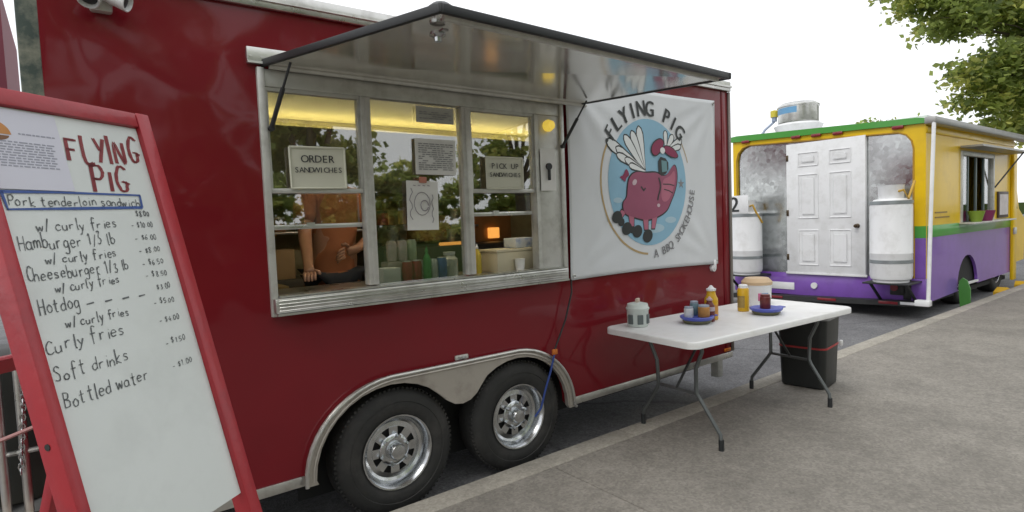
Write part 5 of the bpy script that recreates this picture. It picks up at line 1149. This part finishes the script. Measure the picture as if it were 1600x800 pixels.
def tree(label, loc, trunk_h, r_, clumps, size, seed, group=None, twigs=3):
    rg = random.Random(seed); loc = Vector(loc); t = thing("tree", label, "tree", tuple(loc), 0, group); bm = NB()
    top = loc+Vector((rg.uniform(-.3, .3), rg.uniform(-.3, .3), trunk_h))
    tube(bm, [loc+Vector((0, 0, -.05)), loc+Vector((0, 0, .25)), loc.lerp(top, .5)+Vector((.08, -.05, 0)), top], [r_*1.5, r_*1.1, r_*.92, r_*.75], 12); tr_ = part("trunk", bm, BARK, t)
    for c_, rad_, n in clumps:
        c_ = Vector(c_); bm = NB(); mid = top.lerp(c_, .5)+Vector((rg.uniform(-.3, .3), rg.uniform(-.3, .3), .25))
        tube(bm, [top-Vector((0, 0, .3)), mid, c_], [r_*.45, r_*.25, r_*.08], 7)
        for _ in range(twigs):
            e = c_+Vector((rg.uniform(-1, 1)*rad_[0], rg.uniform(-1, 1)*rad_[1], rg.uniform(-.7, .7)*rad_[2])); q = mid.lerp(c_, rg.uniform(.2, 1)); tube(bm, [q, q.lerp(e, .5)+Vector((0, 0, .1)), e], [r_*.10, r_*.06, r_*.02], 5)
        part("limb", bm, BARK, tr_)
    leaves("crown", clumps, size, t, seed); return t
tree("leafy tree leaning over the yellow truck's front from the pavement", (20.5, -3.2, 0), 3.4, .20,
     [((15.4, 1.85, 5.95), (.6, .7, .30), 900), ((15.65, 1.55, 5.45), (.75, .8, .35), 1000), ((16.4, 1.15, 5.75), (.9, .8, .45), 1500), ((17.2, .6, 5.55), (.9, .9, .5), 2300), ((17.5, .3, 4.95), (.7, .7, .4), 1600), ((17.6, .1, 4.2), (.7, .7, .4), 1600), ((15.7, 1.9, 6.6), (1.3, 1.1, .45), 1500), ((17.0, 1.0, 6.7), (1.3, 1.1, .5), 1800),
      ((15.9, 1.25, 4.30), (.5, .6, .30), 600), ((16.5, .75, 4.55), (.7, .7, .38), 1200), ((17.3, .2, 4.75), (.8, .8, .5), 1700), ((16.2, 1.0, 3.80), (.6, .6, .35), 900), ((17.0, .45, 3.90), (.75, .7, .45), 1600), ((17.6, .0, 3.25), (.8, .8, .42), 1500), ((16.6, .75, 3.15), (.55, .6, .28), 700),
      ((18.6, -.8, 5.2), (1.3, 1.2, 1.2), 2200), ((18.6, -.8, 3.6), (1.0, 1.0, .8), 1600), ((18.3, -.3, 7.0), (1.9, 1.6, 1.0), 2200), ((20.5, -3.0, 6.6), (2.2, 2.2, 1.6), 2400)], .145, 11)
tree("far bushy tree just above the yellow truck's roof", (45, 14.0, ROADZ), 4.5, .25, [((44, 14.6, 6.4), (1.5, 1.5, 1.1), 900), ((46.3, 13.2, 6.6), (1.8, 1.5, 1.1), 1100), ((45, 14, 5.2), (2.2, 2, 1.2), 1000)], .28, 5)
def park_tree(label, x_, y_, h, sp, seed, lo=.5, n=5200):
    rg = random.Random(seed); cl = []
    for k in range(9):
        a = rg.uniform(0, 6.28); d = rg.uniform(.2, 1)*sp; cl.append(((x_+d*math.cos(a), y_+d*math.sin(a), h*rg.uniform(lo, 1.0)), (sp*.42, sp*.42, sp*.26), n//9))
    tree(label, (x_, y_, -.15), h*lo*.85, .22, cl, .24, seed, "park trees across the pavement", 2)
for i, (x_, y_, h, sp, lo, lab) in enumerate(((-5.5, -11.5, 8.5, 3.4, .45, "broad shade tree behind the red board, across the pavement"), (.5, -10.5, 7.0, 3.0, .35, "low spreading tree opposite the trailer's serving window"), (4.4, -10.2, 7, 2.0, .38, "narrow tree opposite the middle of the red trailer"),
        (13.5, -14, 9.0, 3.2, .42, "tall tree across the pavement opposite the table"), (22, -13, 9, 3.6, .4, "tall tree across the pavement opposite the yellow truck"), (-1.5, -17, 11, 4.2, .45, "tallest shade tree at the back of the lawn"))):
    park_tree(lab, x_, y_, h, sp, 40+i, lo)
rg = random.Random(90); cl = []
for i in range(15):
    x_ = -30+i*7.2; h = rg.uniform(7.2, 9.2); cl += [((x_+rg.uniform(-3.2, 3.2), -48+rg.uniform(-4, 4), h*q_), (2.8, 2.2, 1.4), 520) for q_ in (.12, .2, .3, .4, .5, .6, .7, .82)]
ft = bpy.data.objects.new("far_treeline", None); ROOTM["far_treeline"] = Matrix.Identity(4)
o = leaves("far_treeline", cl, .62, ft, 90); o.parent = None; o['kind'] = 'stuff'; bpy.data.objects.remove(ft); o.name = "far_treeline"
